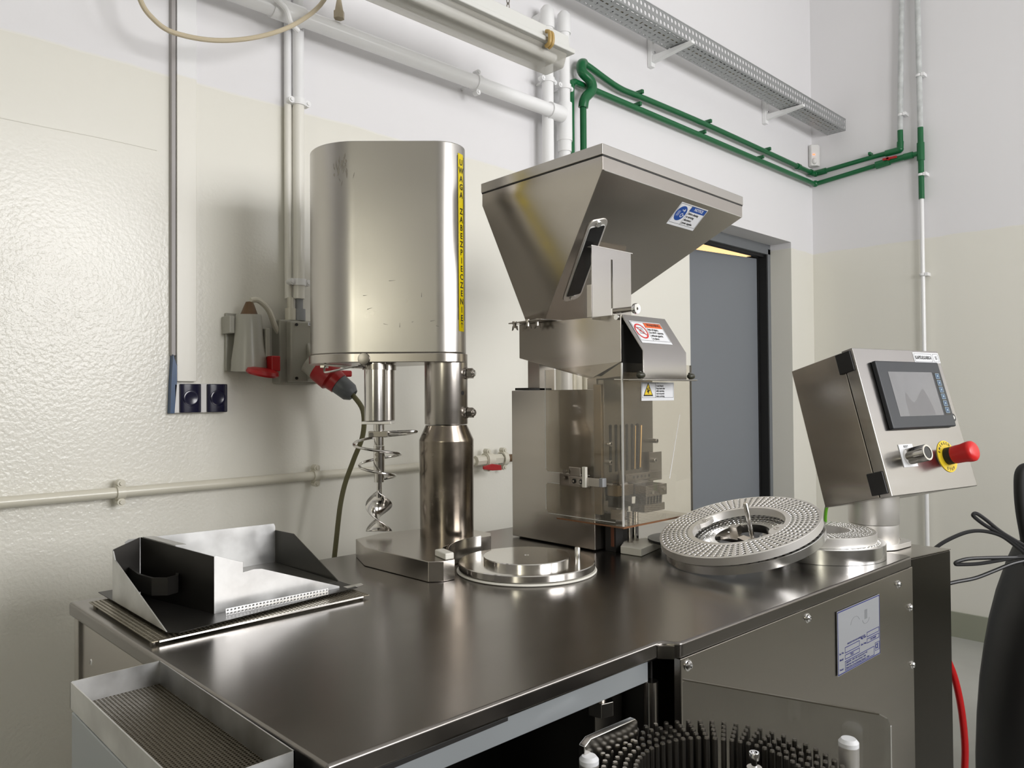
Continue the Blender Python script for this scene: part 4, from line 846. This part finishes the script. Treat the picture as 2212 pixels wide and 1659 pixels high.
def pict_crush(s):
    b = MB(); c_ = (Wc*.20, Hc*.42); h_ = .0145
    tri = lambda k: [fr2.p(c_[0], c_[1]-h_*k*1.15, .0006+.0001*(2-k)), fr2.p(c_[0]-h_*k*1.25, c_[1]+h_*k*.95, .0006+.0001*(2-k)), fr2.p(c_[0]+h_*k*1.25, c_[1]+h_*k*.95, .0006+.0001*(2-k))]
    b.add(tri(1.0), [(0, 1, 2)]); obj('triangle', b, ink, s, smooth=0); b = MB(); b.add(tri(.78), [(0, 1, 2)]); obj('triangle', b, yellow2, s, smooth=0)
    b = MB(); line_on(b, fr2, c_[0]-.004, c_[1]-.004, c_[0]+.001, c_[1]+.008, .003, .0010); line_on(b, fr2, c_[0]+.003, c_[1]-.006, c_[0]+.0015, c_[1]+.004, .0025, .0010); line_on(b, fr2, c_[0]-.005, c_[1]+.004, c_[0]+.006, c_[1]+.001, .002, .0010)
    obj('hand_symbol', b, ink, s, smooth=0)
sign(t, fr2, Wc, Hc, None, '', ['Crush Hazard.', 'Keep hands clear', 'while operating.', 'Lock out power', 'before servicing.'], pict_crush)
# scratches in the front sheet
b = MB(); b.prism([(1.470, 1.0073, 1.030), (1.472, 1.0073, 1.030), (1.515, 1.0073, 1.175), (1.514, 1.0073, 1.175)], (0, .0004, 0)); obj('scratch_mark', b, white_lab, t, smooth=0)
# flange with wing nuts
obj('flange_plate', MB().prism([(1.278, 1.335, 1.3945), (1.262, 1.21, 1.3945), (1.345, 1.20, 1.3945), (1.38, 1.33, 1.3945)], (0, 0, .003)), steel, t, bevel=.0008)
for x, y in ((1.283, 1.318), (1.272, 1.262), (1.279, 1.238)):
    b = MB(); b.cyl((x, y, 1.400), (x, y, 1.394), .006, n=12); b.cyl((x, y, 1.394), (x, y, 1.384), .0045, n=10)
    for s in (-1, 1): b.prism([(x, y+s*.003, 1.390), (x, y+s*.008, 1.389), (x, y+s*.010, 1.378), (x, y+s*.006, 1.380)], (.002, 0, 0))
    obj('wing_nut', b, steel_dark, t)
# slotted bracket beside the hopper
b = MB(); x0_, x1_, yb_ = 1.272, 1.411, 1.066
b.box(x0_, x0_+.066, yb_, yb_+.0018, 1.385, 1.545); b.box(x0_+.072, x1_, yb_, yb_+.0018, 1.385, 1.545); b.box(x0_+.066, x0_+.072, yb_, yb_+.0018, 1.523, 1.545)
sb = obj('slotted_bracket', b, door_steel, t, smooth=0)
obj('bracket_lip', MB().prism([(x0_, yb_, 1.545), (x0_, yb_, 1.5475), (x0_, yb_+.017, 1.5455), (x0_, yb_+.017, 1.5435)], (x1_-x0_+.008, 0, 0)), polished, t, bevel=.0006)
obj('bracket_side', MB().box(x0_-.005, x0_-.0035, yb_-.002, yb_+.010, 1.39, 1.46), steel, t)
# hopper
Rn, Rl, Rr, Rb = V3((1.175, .955, 0)), V3((1.192, 1.335, 0)), V3((1.758, .975, 0)), V3((1.775, 1.355, 0))
Tn, Tl, Tr, Tb = V3((1.300, 1.235, 1.398)), V3((1.293, 1.290, 1.398)), V3((1.462, 1.235, 1.398)), V3((1.462, 1.290, 1.398))
cen_ = (Rn+Rl+Rr+Rb)/4
def ring4(z, g): return [(p-cen_)*g+cen_+V3((0, 0, z)) for p in (Rn, Rr, Rb, Rl)]
b = MB(); P0 = ring4(1.696, .992); P1 = ring4(1.668, .992); P2 = [Tn, Tr, Tb, Tl]
b.add(P0+P1+P2, [(0, 1, 5, 4), (1, 2, 6, 5), (2, 3, 7, 6), (3, 0, 4, 7), (4, 5, 9, 8), (5, 6, 10, 9), (6, 7, 11, 10), (7, 4, 8, 11), (0, 3, 2, 1), (8, 9, 10, 11)])
hp = obj('hopper', b, steel, t, bevel=.0012)
b = MB(); L0 = ring4(1.698, 1.0); L1 = ring4(1.720, 1.0); b.add(L0+L1, [(0, 3, 2, 1), (4, 5, 6, 7), (0, 1, 5, 4), (1, 2, 6, 5), (2, 3, 7, 6), (3, 0, 4, 7)]); obj('hopper_lid', b, steel_cover, t, bevel=.0015)
obj('crease_glint', MB().cyl(P1[0]+V3((.004, -.0003, -.0006)), P1[1]+V3((-.004, -.0003, -.0006)), .0011, n=8), chrome, hp)  # thin chrome bar drawn as the bright line along the crease
b = MB(); G0 = ring4(1.6955, .994); G1 = ring4(1.6985, .994); b.add(G0+G1, [(0, 1, 5, 4), (1, 2, 6, 5), (2, 3, 7, 6), (3, 0, 4, 7)]); obj('lid_gap', b, ink, hp, smooth=0)
fn = (P2[0]-P1[0]).cross(P1[1]-P1[0]).normalized(); fn = -fn if fn.y > 0 else fn
def onface(p): p = V3(p); return p-fn*((p-P1[0]).dot(fn))
# sight window
c0_, c1_ = onface((1.263, 1.043, 1.587)), onface((1.335, 1.180, 1.455)); ax = (c1_-c0_).normalized(); sd = ax.cross(fn).normalized(); L_ = (c1_-c0_).length
def stad(r, ext, h): 
    pts = []
    for k in range(9): a = PI*k/8; pts.append(c1_+ax*(ext-r)+(sd*math.cos(a)+ax*math.sin(a))*r+fn*h)
    for k in range(9): a = PI*k/8; pts.append(c0_-ax*(ext-r)+(-sd*math.cos(a)-ax*math.sin(a))*r+fn*h)
    return pts
def rr(wd, ext, rad, h):
    pts = []; cs = [(c1_+ax*(ext-rad)+sd*(wd-rad), 0), (c1_+ax*(ext-rad)-sd*(wd-rad), 90), (c0_-ax*(ext-rad)-sd*(wd-rad), 180), (c0_-ax*(ext-rad)+sd*(wd-rad), 270)]
    for c_, a0_ in cs:
        for k in range(6): a = math.radians(a0_+90*k/5); pts.append(c_+(sd*math.cos(a)+ax*math.sin(a))*rad+fn*h)
    return pts
sw = obj('sight_window', MB().prism(rr(.027, .014, .017, .0002), fn*.0026), alu_flat, hp, bevel=.0008)
obj('window_border', MB().prism(rr(.022, -.002, .006, .0015), fn*.0022), edge, hp, bevel=.0005)
obj('window_pane', MB().prism(rr(.0200, -.004, .004, .0036), fn*.0012), black_gloss, hp)
for c_ in (c0_-ax*.003, c1_+ax*.003): obj('window_screw', MB().cyl(c_+fn*.002, c_+fn*.0065, .0075, n=20), chrome, hp, bevel=.0012)
frn = Frame(onface((1.484, .976, 1.661)), onface((1.602, .98, 1.661))-onface((1.484, .976, 1.661)), onface((1.497, 1.017, 1.621))-onface((1.484, .976, 1.661)))
if frn.n.dot(fn) < 0: print('frame flipped')
frn.o += fn*.0004; Wn, Hn = .116, .060
def pict_notice(s):
    disc_on(frn, Wn*.20, Hn*.44, .0195, blue_lab, s, 'blue_disc', .0008)
    k = MB(); u, v = Wn*.20, Hn*.44
    line_on(k, frn, u-.002, v-.009, u+.010, v-.009, .0016, .0010); line_on(k, frn, u+.010, v-.009, u+.006, v-.013, .0016, .0010); line_on(k, frn, u+.010, v-.009, u+.006, v-.005, .0016, .0010)
    line_on(k, frn, u+.012, v+.004, u+.018, v+.004, .0014, .0010)
    for i in range(3): line_on(k, frn, u-.013+i*.0035, v-.006, u-.013+i*.0035, v+.008, .0009, .0010)
    obj('symbol', k, white_lab, s, smooth=0); disc_on(frn, u+.007, v+.004, .0055, white_lab, s, 'symbol_ring', .0010, .0038, 14)
sign(hp, frn, Wn, Hn, blue_lab, 'NOTICE', ['Before cleaning', 'or servicing', 'disconnect', 'power supplies.'], pict_notice)
tag(obj('round_plate', MB().lathe([(0, .8885), (.078, .8885), (.080, .8900), (.080, .8945), (0, .8945)], (1.490, .985, 0), (0, 0, 1), 64), black, bevel=0), 'thin dark round plate partly hidden between feeder and perforated rings', 'plate')

# ================================================================== perforated loading rings
def ring_mesh(Ri, ra, rb, Ro, rows, cols, th, hole=.62, peg=True):
    """annular plate with real holes; top surface at z=0. Returns plate and pegs"""
    b = MB(); N = cols*2; dr = (rb-ra)/rows
    def P(r, a, z=0): return V3((r*math.cos(a), r*math.sin(a), z))
    def band(r0, r1, z0=0, z1=0):
        vs = [P(r0, 2*PI*i/N, z0) for i in range(N)]+[P(r1, 2*PI*i/N, z1) for i in range(N)]
        b.add(vs, [(i, (i+1) % N, N+(i+1) % N, N+i) for i in range(N)])
    band(Ri, ra); band(rb, Ro-.001); band(Ro-.001, Ro, 0, -.001); band(Ro, Ro, -.001, -th); band(Ri, Ri, 0, -th); band(Ri, Ro, -th, -th)
    k = MB(); q_ = MB()
    for j in range(rows):
        r0 = ra+j*dr; rc = r0+dr/2
        for i in range(cols):
            a0 = 2*PI*i/cols; a1 = 2*PI*(i+1)/cols; am = (a0+a1)/2; c = P(rc, am)
            out = [P(r0, a0), P(r0, am), P(r0, a1), P(rc, a1), P(r0+dr, a1), P(r0+dr, am), P(r0+dr, a0), P(rc, a0)]
            hr = min(dr, rc*(a1-a0))*hole/2
            er, ea = P(1, am), P(1, am+PI/2)
            dirs = [(-1, -1), (-1, 0), (-1, 1), (0, 1), (1, 1), (1, 0), (1, -1), (0, -1)]
            def ringp(rad, z): return [c+(er*x+ea*y)*(rad/math.hypot(x, y))+V3((0, 0, z)) for x, y in dirs]
            i1 = ringp(hr, 0); i2 = ringp(hr*.86, -.0010); i3 = ringp(hr*.86, -.014)
            b.add(out+i1+i2, [(q, (q+1) % 8, 8+(q+1) % 8, 8+q) for q in range(8)]+[(8+q, 8+(q+1) % 8, 16+(q+1) % 8, 16+q) for q in range(8)])
            q_.add(i2+i3, [(q, (q+1) % 8, 8+(q+1) % 8, 8+q) for q in range(8)]+[(8, 9, 10, 11, 12, 13, 14, 15)])
            if peg:
                kp = [c-er*hr*.15+(er*x+ea*y)*(hr*(.42 if Ro < .13 else .30)/math.hypot(x, y)) for x, y in dirs]
                k.add([p+V3((0, 0, -.011)) for p in kp]+[p+V3((0, 0, -.0016)) for p in kp]+[c-er*hr*.15+V3((0, 0, -.0006))], [(q, (q+1) % 8, 8+(q+1) % 8, 8+q) for q in range(8)]+[(8+q, 8+(q+1) % 8, 16) for q in range(8)])
    return b, k, q_
n_ = V3((-.263, .07, .962)).normalized(); cT = V3((1.437, .817, .951))
rot = V3((0, 0, 1)).rotation_difference(n_)
def tl(p): return p
t = thing('loading_ring', 'large perforated aluminium ring on top of the tilted pair, leaning on the small rings', 'ring', cT-n_*.0, 'perforated loading rings', rot=rot)
b, k, q_ = ring_mesh(.094, .1025, .160, .164, 6, 72, .0165, .86)
o = obj('hole_shade', q_, hole_shade_m, t, local=True); o['kind'] = 'stuff'
o = obj('ring_plate', b, alu_flat, t, local=True, smooth=30); o = obj('hole_highlights', k, alu, t, local=True, smooth=60); o['kind'] = 'stuff'  # small bright pegs stand in for highlights at the hole rims
for a in (-76, 100):
    ar = math.radians(a-19.0); e = V3((math.cos(ar), math.sin(ar), 0)); s = V3((-e.y, e.x, 0))
    tb = obj('ring_tab', MB().prism([e*.096+s*.026, e*.084+s*.022, e*.078+s*.010, e*.078-s*.010, e*.084-s*.022, e*.096-s*.026], (0, 0, -.010), Matrix.Translation((0, 0, -.0003))), alu_flat, t, local=True, bevel=.0008)
    b = MB(); b.lathe([(.0035, -.001), (.0035, .0004), (.0055, .0004), (.0055, -.001)], e*.0885, (0, 0, 1), 20); obj('screw_hole', b, steel, tb, local=True)
rot2 = V3((0, 0, 1)).rotation_difference((n_+V3((.018, 0, 0))).normalized())
t = thing('loading_ring', 'lower large perforated ring of the tilted pair, with rod and cross bar', 'ring', cT-n_*.0205+V3((.006, -.001, -.0015)), 'perforated loading rings', rot=rot2)
b, k, q_ = ring_mesh(.056, .062, .161, .163, 9, 60, .0175, .80, peg=False)
o = obj('hole_shade', q_, hole_shade_m, t, local=True); o['kind'] = 'stuff'
obj('ring_plate', b, alu, t, local=True, smooth=30)
obj('cross_bar', MB().box(-.058, .058, -.012, .012, -.0172, -.008, Matrix.Rotation(math.radians(75), 4, 'Z')), steel, t, local=True, bevel=.001)
obj('latch_block', MB().box(-.014, .014, -.008, .008, -.012, .006, Matrix.Translation((-.030, -.022, 0)) @ Matrix.Rotation(math.radians(60), 4, 'Z')), steel, t, local=True, bevel=.001)
obj('guide_rod', MB().lathe([(0, -.014), (.0048, -.014), (.0048, .064), (.0040, .0655), (0, .0655)], (.010, -.016, 0), (0, 0, 1), 20), polished, t, local=True)
obj('latch_block', MB().box(-.009, .009, -.010, .010, -.012, .008, Matrix.Translation((.025, .030, 0))), steel_dark, t, local=True, bevel=.001)
obj('under_latch', MB().prism([(.010, -.130, -.034), (-.012, -.142, -.034), (-.014, -.136, -.034), (.008, -.122, -.034)], (0, 0, .003)).cyl((-.002, -.128, -.034), (-.002, -.128, -.019), .004, n=10), polished, t, local=True)
for nm, cx, cy, z, Ri, ra, rb, Ro, th_, peg, mt in (('lower thick ring of the small stack beneath the control box post', 1.660, .742, T+.0315, .070, .078, .120, .1290, .031, False, alu),
                                    ('upper small ring with bright pins, in front of the control box post', 1.657, .747, T+.0535, .058, .064, .112, .1170, .0215, True, alu_flat)):
    t = thing('loading_ring', nm, 'ring', (cx, cy, z-th_), 'perforated loading rings')
    b, k, q_ = ring_mesh(Ri, ra, rb, Ro, 6 if peg else 5, 56, th_, .86, peg=peg)
    Mz = V3((0, 0, th_)); b.v = [v+Mz for v in b.v]; q_.v = [v+Mz for v in q_.v]; k.v = [v+Mz+(V3((0, 0, .0015)) if v.z > -.005 else V3((0, 0, 0))) for v in k.v]
    obj('ring_plate', b, mt, t, local=True, smooth=30); o = obj('hole_shade', q_, hole_shade_m, t, local=True); o['kind'] = 'stuff'
    if peg: o = obj('hole_pins', k, chrome, t, local=True, smooth=60); o['kind'] = 'stuff'

# ================================================================== control box on its post
t = thing('control_box', 'tilted stainless control box with touch screen on an aluminium post', 'control box', (1.852, .703, .864))
px_, py_ = 1.852, .703; ZB = .8635
b = MB(); b.lathe([(.0, .9195), (.0545, .9195), (.0550, .9205), (.0550, .990), (0, .990)], (px_, py_, 0), (0, 0, 1), 56); obj('swivel_collar', b, alu_flat, t)
b = MB(); b.lathe([(.0, ZB+.012), (.0520, ZB+.012), (.0530, ZB+.015), (.0530, .9185), (0, .9185)], (px_, py_, 0), (0, 0, 1), 56); obj('post', b, alu_flat, t)
lug = V3((rt.x, rt.y, 0)); q1_ = V3((px_, py_, 0)); q2_ = q1_+lug*.062+V3((.006, .010, 0)); al = math.atan2((q2_-q1_).y, (q2_-q1_).x); be_ = math.acos((.058-.030)/(q2_-q1_).length)
P = [(q1_.x+.058*math.cos(al+be_+(2*PI-2*be_)*k/40), q1_.y+.058*math.sin(al+be_+(2*PI-2*be_)*k/40), ZB+.0008) for k in range(41)]+[(q2_.x+.030*math.cos(al-be_+2*be_*k/20), q2_.y+.030*math.sin(al-be_+2*be_*k/20), ZB+.0008) for k in range(21)]
pf = obj('post_flange', MB().prism(P, (0, 0, .0115)), alu_flat, t, bevel=.001)
obj('flange_bolt', MB().cyl((q2_.x, q2_.y, ZB+.012), (q2_.x, q2_.y, ZB+.018), .0075, n=20), steel_dark, pf, bevel=.001)
Wd, Hd, Nd = V3((.977, -.214, 0)), V3((.057, .263, .963)), V3((-.206, -.941, .269))
Wd.normalize(); Nd = (Nd-Wd*Nd.dot(Wd)).normalized(); Hd = Nd.cross(Wd); Hd = Hd if Hd.z > 0 else -Hd
KB = 1.065
FLB = V3((1.6834, .6007, 1.0044)); w_, h_, d_ = .3361, .3291, .1681
def bp(u, v, h): return FLB+Wd*u+Hd*v+Nd*h       # u right, v up, h out of the front
Mx = Matrix(((Wd.x, Hd.x, Nd.x, FLB.x), (Wd.y, Hd.y, Nd.y, FLB.y), (Wd.z, Hd.z, Nd.z, FLB.z), (0, 0, 0, 1)))
obj('case', MB().box(.002, w_-.002, .002, h_-.002, -d_, -.031, Mx), steel, t, bevel=.0015)
obj('case_gasket', MB().box(.006, w_-.006, .006, h_-.006, -.0312, -.028, Mx), ink, t, smooth=0)
door = obj('box_door', MB().box(0, w_, 0, h_, -.028, 0, Mx), door_steel, t, bevel=.0018)
for v0, v1 in ((h_-.050, h_-.004), (.008, .056)): obj('hinge', MB().box(-.0035, .0015, v0, v1, -.044, -.006, Mx), black, t, bevel=.002)
frc = Frame(bp(0, h_, 0), Wd, -Hd); frc.k = KB
if frc.n.dot(Nd) < 0: print('control frame flipped')
b = MB(); frc.rect(b, .050, .030, .284, .1765, 0, .0105); ts = obj('touch_screen', b, bezel, t, bevel=.003)
b = MB(); frc.rect(b, .0845, .054, .2465, .151, .0100, .0108); obj('display', b, screen, ts, smooth=0)
b = MB(); frc.rect(b, .252, .054, .277, .151, .0100, .0107); obj('key_strip', b, black_gloss, ts, smooth=0)
for k in range(6):
    b = MB(); v = .0575+k*.0155; frc.rect(b, .258, v, .271, v+.0105, .0105, .0112); kk = obj('key', b, keys, ts, smooth=0)
b = MB()
for k in range(6): v = .0575+k*.0155; frc.outline(b, .257, v-.001, .272, v+.0115, .0008, .0107, .0114); frc.rect(b, .263, v+.003, .267, v+.007, .0112, .0115)
obj('lettering', b, keylight, ts, smooth=0)
# finger marks on the display
b = MB(); mk = mat('grease_mark', (.11, .11, .115), .5)
n = 26
loop = [(.100+.0065*math.cos(a)*(1 if math.sin(a) < 0 else max(.1, 1-math.sin(a)*.9)), .078-.020*(-1)*math.sin(a)*1.0) for a in [2*PI*i/n for i in range(n)]]
for i in range(n):
    line_on(b, frc, loop[i][0], loop[i][1]-.0, loop[(i+1) % n][0], loop[(i+1) % n][1], .0006, .01085)
o = obj('grease_loop', b, mk, ts, smooth=0)
b = MB(); P = [(.120, .150), (.120, .112), (.127, .098), (.140, .118), (.150, .122), (.165, .112), (.185, .095), (.195, .092), (.203, .105), (.214, .135), (.216, .150)]
b.add([frc.p(u, v, .01085) for u, v in P], [tuple(range(len(P)))]); obj('grease_smear', b, mat('grease_grey', (.145, .142, .145), .45), ts, smooth=0)
b = MB(); b.cyl(frc.p(.290, .156, 0), frc.p(.290, .156, .006), .010, n=24); lk = obj('door_lock', b, black, t, bevel=.001)
obj('lock_slot', MB().cyl(frc.p(.290, .156, .0058), frc.p(.290, .156, .0066), .0045, n=12), MATS['chrome'], lk)
b = MB(); frc.rect(b, .213, .0045, .3135, .0285, 0, .0006); lab = obj('label', b, white_lab, t, smooth=0)
b = MB(); frc.outline(b, .216, .0075, .284, .026, .0007, .0006, .0009); frc.outline(b, .289, .0075, .310, .026, .0007, .0006, .0009)
textmesh(b, 'KAPSULKARKA', .0115, frc.M(.250, .0168, .001), 'CENTER', .80); textmesh(b, '15', .0115, frc.M(.2995, .0168, .001), 'CENTER', .8); obj('lettering', b, ink, lab, smooth=0)
b = MB(); frc.rect(b, .065, .2075, .114, .2545, 0, .0012); pl = obj('legend_plate', b, white_lab, t, smooth=0)
b = MB(); textmesh(b, 'RESET', .0065, frc.M(.0895, .2125, .0014), 'CENTER'); obj('lettering', b, ink, pl, smooth=0)
cb = frc.p(.0895, .2335, 0)
pb = obj('push_button', MB().lathe([(0.00000, 0.04260), (0.01278, 0.04260), (0.01331, 0.04579), (0.01704, 0.04579), (0.01789, 0.04367), (0.01789, 0.00426), (0.01864, 0), (0, 0)], cb, frc.n, 40), polished, t)
obj('button_cap', MB().lathe([(0, 0.04526), (0.01257, 0.04494), (0.01299, 0.04260), (0, 0.04260)], cb, frc.n, 32), black_gloss, pb)
ce = frc.p(.2302, .2397, 0)
el = obj('emergency_legend', MB().lathe([(0, 0.00170), (0.03621, 0.00170), (0.03674, 0.00106), (0.03674, 0), (0, 0)], ce, frc.n, 56), yellow2, t)
b = MB()
for s, base, sg in (('EMERGENCY', 90, -1), ('STOP', 270, 1)):
    for i, ch in enumerate(s):
        a = math.radians(base+sg*(i-(len(s)-1)/2)*17); r_ = .0285
        o_ = frc.p(.2302+r_*math.cos(a), .2397-r_*math.sin(a), .0020); tang = a-PI/2 if sg < 0 else a+PI/2
        X_ = (frc.u*math.cos(tang)-frc.d*math.sin(tang)); Y_ = frc.n.cross(X_)
        textmesh(b, ch, .0090, Matrix(((X_.x, Y_.x, frc.n.x, o_.x), (X_.y, Y_.y, frc.n.y, o_.y), (X_.z, Y_.z, frc.n.z, o_.z), (0, 0, 0, 1))), 'CENTER')
obj('lettering', b, ink, el, smooth=0)
es = obj('emergency_button', MB().lathe([(0, 0.06603), (0.01278, 0.06571), (0.01917, 0.06390), (0.02258, 0.06017), (0.02322, 0.05538), (0.02258, 0.04899), (0.02077, 0.03834), (0.02023, 0.02130), (0.01970, 0.01704), (0, 0.01704)], ce, frc.n, 48), red, t)
obj('button_collar', MB().lathe([(0, 0.01810), (0.01864, 0.01810), (0.01970, 0.01065), (0.01970, 0), (0, 0)], ce, frc.n, 40), ink, es)
b = MB(); b.tube([(1.775, .760, .985), (1.755, .768, .965), (1.757, .775, .93), (1.79, .785, .88)], .0034, 10, 6); obj('earth_wire', b, ground_wire, t)
b = MB(); b.tube([(1.781, .763, .985), (1.761, .772, .965), (1.763, .779, .93), (1.795, .790, .88)], .003, 10, 6); obj('black_wire', b, black, t)

# ================================================================== pin ring and guard in front of the machine
t = thing('pin_ring', 'ring of upright steel pins with two aluminium posts, in front of the cabinet', 'pin ring', (.792, .474, .60))
obj('support_plate', MB().lathe([(0, .588), (.152, .588), (.1535, .590), (.1535, .600), (0, .600)], (.792, .474, 0), (0, 0, 1), 72), steel_dark, t)
pr_ = t
obj('support_column', MB().cyl((.792, .474, .0), (.792, .474, .588), .04, n=32), steel_dark, t)
obj('support_foot', MB().cyl((.792, .474, .0), (.792, .474, .012), .15, n=40), steel_dark, t)
def pin_mesh():
    b = MB(); b.lathe([(.0034, 0), (.0034, .176), (.0028, .178), (0, .178)], (0, 0, 0), (0, 0, 1), 7); return b
first = None
pin_m = mat('pin_steel', (.24, .225, .20), .35, 1)
for i in range(60):
    for j in range(5):
        a = 2*PI*i/60; r_ = .0995+j*.0124
        p = V3((r_*math.cos(a), r_*math.sin(a), .002))
        if first is None:
            first = obj('pin', pin_mesh(), pin_m, pr_, local=True, smooth=0); first.location = p
        else: share(first, pr_, p)
# posts of the pin unit and the bright knob
for x, y, z in ((.703, .600, .79), (.945, .392, .80)):
    obj('post_lug', MB().cyl((x, y, .590), (x, y, .598), .0165, n=24), steel_dark, pr_)
    gp = obj('guide_post', MB().cyl((x, y, .598), (x, y, z-.009), .0118, n=32), alu_flat, pr_); gp['label'] = 'chamfered aluminium guide post'
    obj('post_cap', MB().lathe([(0, z), (.0085, z), (.0118, z-.004), (.0118, z-.009), (0, z-.009)], (x, y, 0), (0, 0, 1), 32), white_lab, gp)
x, y = .807, .442
kp_ = obj('center_post', MB().cyl((x, y, .600), (x, y, .795), .0085, n=24), alu_flat, pr_)
obj('cap_screw', MB().lathe([(0, .807), (.0035, .807), (.0035, .812), (.0055, .812), (.006, .811), (.006, .804), (.0035, .803), (.0035, .795), (0, .795)], (x, y, 0), (0, 0, 1), 20), chrome, kp_)
# clear guard sheet
A_ = V3((.9085, .603, .8265)); B_ = V3((.984, .357, .8265)); dv = (B_-A_).normalized(); nn = V3((dv.y, -dv.x, 0))
P = [A_-V3((0, 0, .80)), A_-V3((0, 0, .004)), A_+dv*.004, B_-dv*.012, B_-dv*.0035-V3((0, 0, .0035)), B_-V3((0, 0, .012)), B_-V3((0, 0, .80))]
t = thing('guard_panel', 'clear acrylic guard panel standing out from the cabinet front', 'guard', (.95, .48, .03))
obj('sheet', MB().prism(P, nn*.004), smoke, t, smooth=0)
obj('top_edge', MB().prism([A_-V3((0, 0, .0004)), B_-dv*.012-V3((0, 0, .0004)), B_-dv*.012+V3((0, 0, .0010)), A_+V3((0, 0, .0010))], nn*.0042), MATS['dark_edge'], t, smooth=0)
obj('side_edge', MB().prism([B_-V3((0, 0, .012)), B_-V3((0, 0, .012))+dv*.0012, B_-V3((0, 0, .8))+dv*.0012, B_-V3((0, 0, .8))], nn*.0042), edge, t, smooth=0)

# ================================================================== things at the right edge
t = thing('black_appliance', 'tall black moulded housing with a curved handle at the right edge', 'appliance', (2.35, .30, 0))
def at(u, d, z): return V3((fw.x*d+rt.x*u, fw.y*d+rt.y*u, z))
dk = 2.25
prof = [(.0, 1250, 1659), ]
cxp = 2330.
def zpx(y): return 1.22+(852-(y-829.5)*0-0)*0+( (829.5+26.4)-y)/1650*dk
def upx(x): return (x-1106)/1650*dk
sil = [(2208, 1195), (2192, 1235), (2168, 1300), (2150, 1360), (2137, 1420), (2125, 1490), (2117, 1570), (2112, 1659), (2112, 1760), (2118, 1900)]
b = MB(); n = 28; rows = []
for (x, y) in sil:
    a = (cxp-x)/1650*dk; z = zpx(y-6)
    rows.append([at(upx(cxp)+a*math.copysign(abs(math.cos(q))**.8, math.cos(q)), dk+min(a, .2)*.8*math.copysign(abs(math.sin(q))**.8, math.sin(q)), max(z, .0)) for q in [2*PI*i/n for i in range(n)]])
vs = [p for r in rows for p in r]; fs = [(i*n+j, i*n+(j+1) % n, (i+1)*n+(j+1) % n, (i+1)*n+j) for i in range(len(rows)-1) for j in range(n)]
fs += [tuple(range(n)), tuple(range((len(rows)-1)*n, len(rows)*n))]
b.add(vs, fs); lowz = min(p.z for p in vs); body = obj('housing', b, black_bag, t, smooth=80)
obj('base', MB().cyl(at(upx(cxp), dk, 0), at(upx(cxp), dk, lowz+.02), .25, n=40), black_bag, t)
b = MB(); hp_ = [(2206, 1225), (2202, 1170), (2193, 1110), (2190, 1060), (2194, 1025), (2215, 1016), (2280, 1010), (2400, 1020), (2440, 1090), (2430, 1200)]
b.tube([at(upx(x), dk-.02, zpx(y)) for x, y in hp_], .0165, 16, 6); obj('handle', b, black_bag, t)
b = MB(); b.tube([at(upx(x), dk-.035, zpx(y)) for x, y in ((2218, 1030), (2203, 1060), (2205, 1105), (2212, 1150), (2218, 1200))], .0035, 8, 6); obj('handle_trim', b, bezel, t)
c_ = at(upx(2215), dk-.205, zpx(1538)); obj('round_cap', MB().lathe([(.0, .012), (.036, .012), (.042, .008), (.044, 0)], c_, -fw, 40), black_gloss, t)
Fm = Frame(at(upx(2197), dk-.200, zpx(1466)), rt, (0, 0, -1)); b = MB(); textmesh(b, '1.', .022, Fm.M(0, .008, .03)); obj('lettering', b, white_lab, t, smooth=0)
for nm, pts in (('black cable rising in a folded loop from behind the end cabinet', [(2000, 1195), (2030, 1172), (2070, 1153), (2100, 1146), (2130, 1148), (2160, 1158), (2190, 1180), (2215, 1200)]),
                ('short folded black cable end sticking up from the bundle', [(2215, 1192), (2170, 1160), (2125, 1135), (2100, 1116), (2098, 1110), (2106, 1109), (2125, 1122), (2160, 1150), (2215, 1182)]),
                ('upper black cable strand bundled in a flat loop beside the end cabinet', [(2215, 1202), (2170, 1203), (2120, 1204), (2085, 1206), (2062, 1212), (2058, 1217), (2068, 1218), (2110, 1216), (2170, 1206), (2215, 1198)]),
                ('lower black cable strand running down to the end cabinet', [(2215, 1208), (2180, 1216), (2140, 1232), (2100, 1247), (2060, 1255), (2030, 1262)])):
    b = MB(); b.tube([at((x-1106)/1650*2.12, 2.12, 1.22+(855.9-y+.007*(x-1106)*-1)/1650*2.12) for x, y in pts], .0052, 9, 6)
    tag(obj('black_cable', b, black), nm, 'cable', 'black cables at the right')
b = MB(); b.tube([at((x-1106)/1650*2.0, 2.0, 1.22+(850-y)/1650*2.0) for x, y in ((2028, 1400), (2050, 1455), (2064, 1520), (2071, 1590), (2071, 1640), (2066, 1700), (2054, 1800), (2036, 1845))], .0085, 12, 6)
tag(obj('red_hose', b, hose_red), 'glossy red hose curving down beside the dark end cabinet', 'hose')
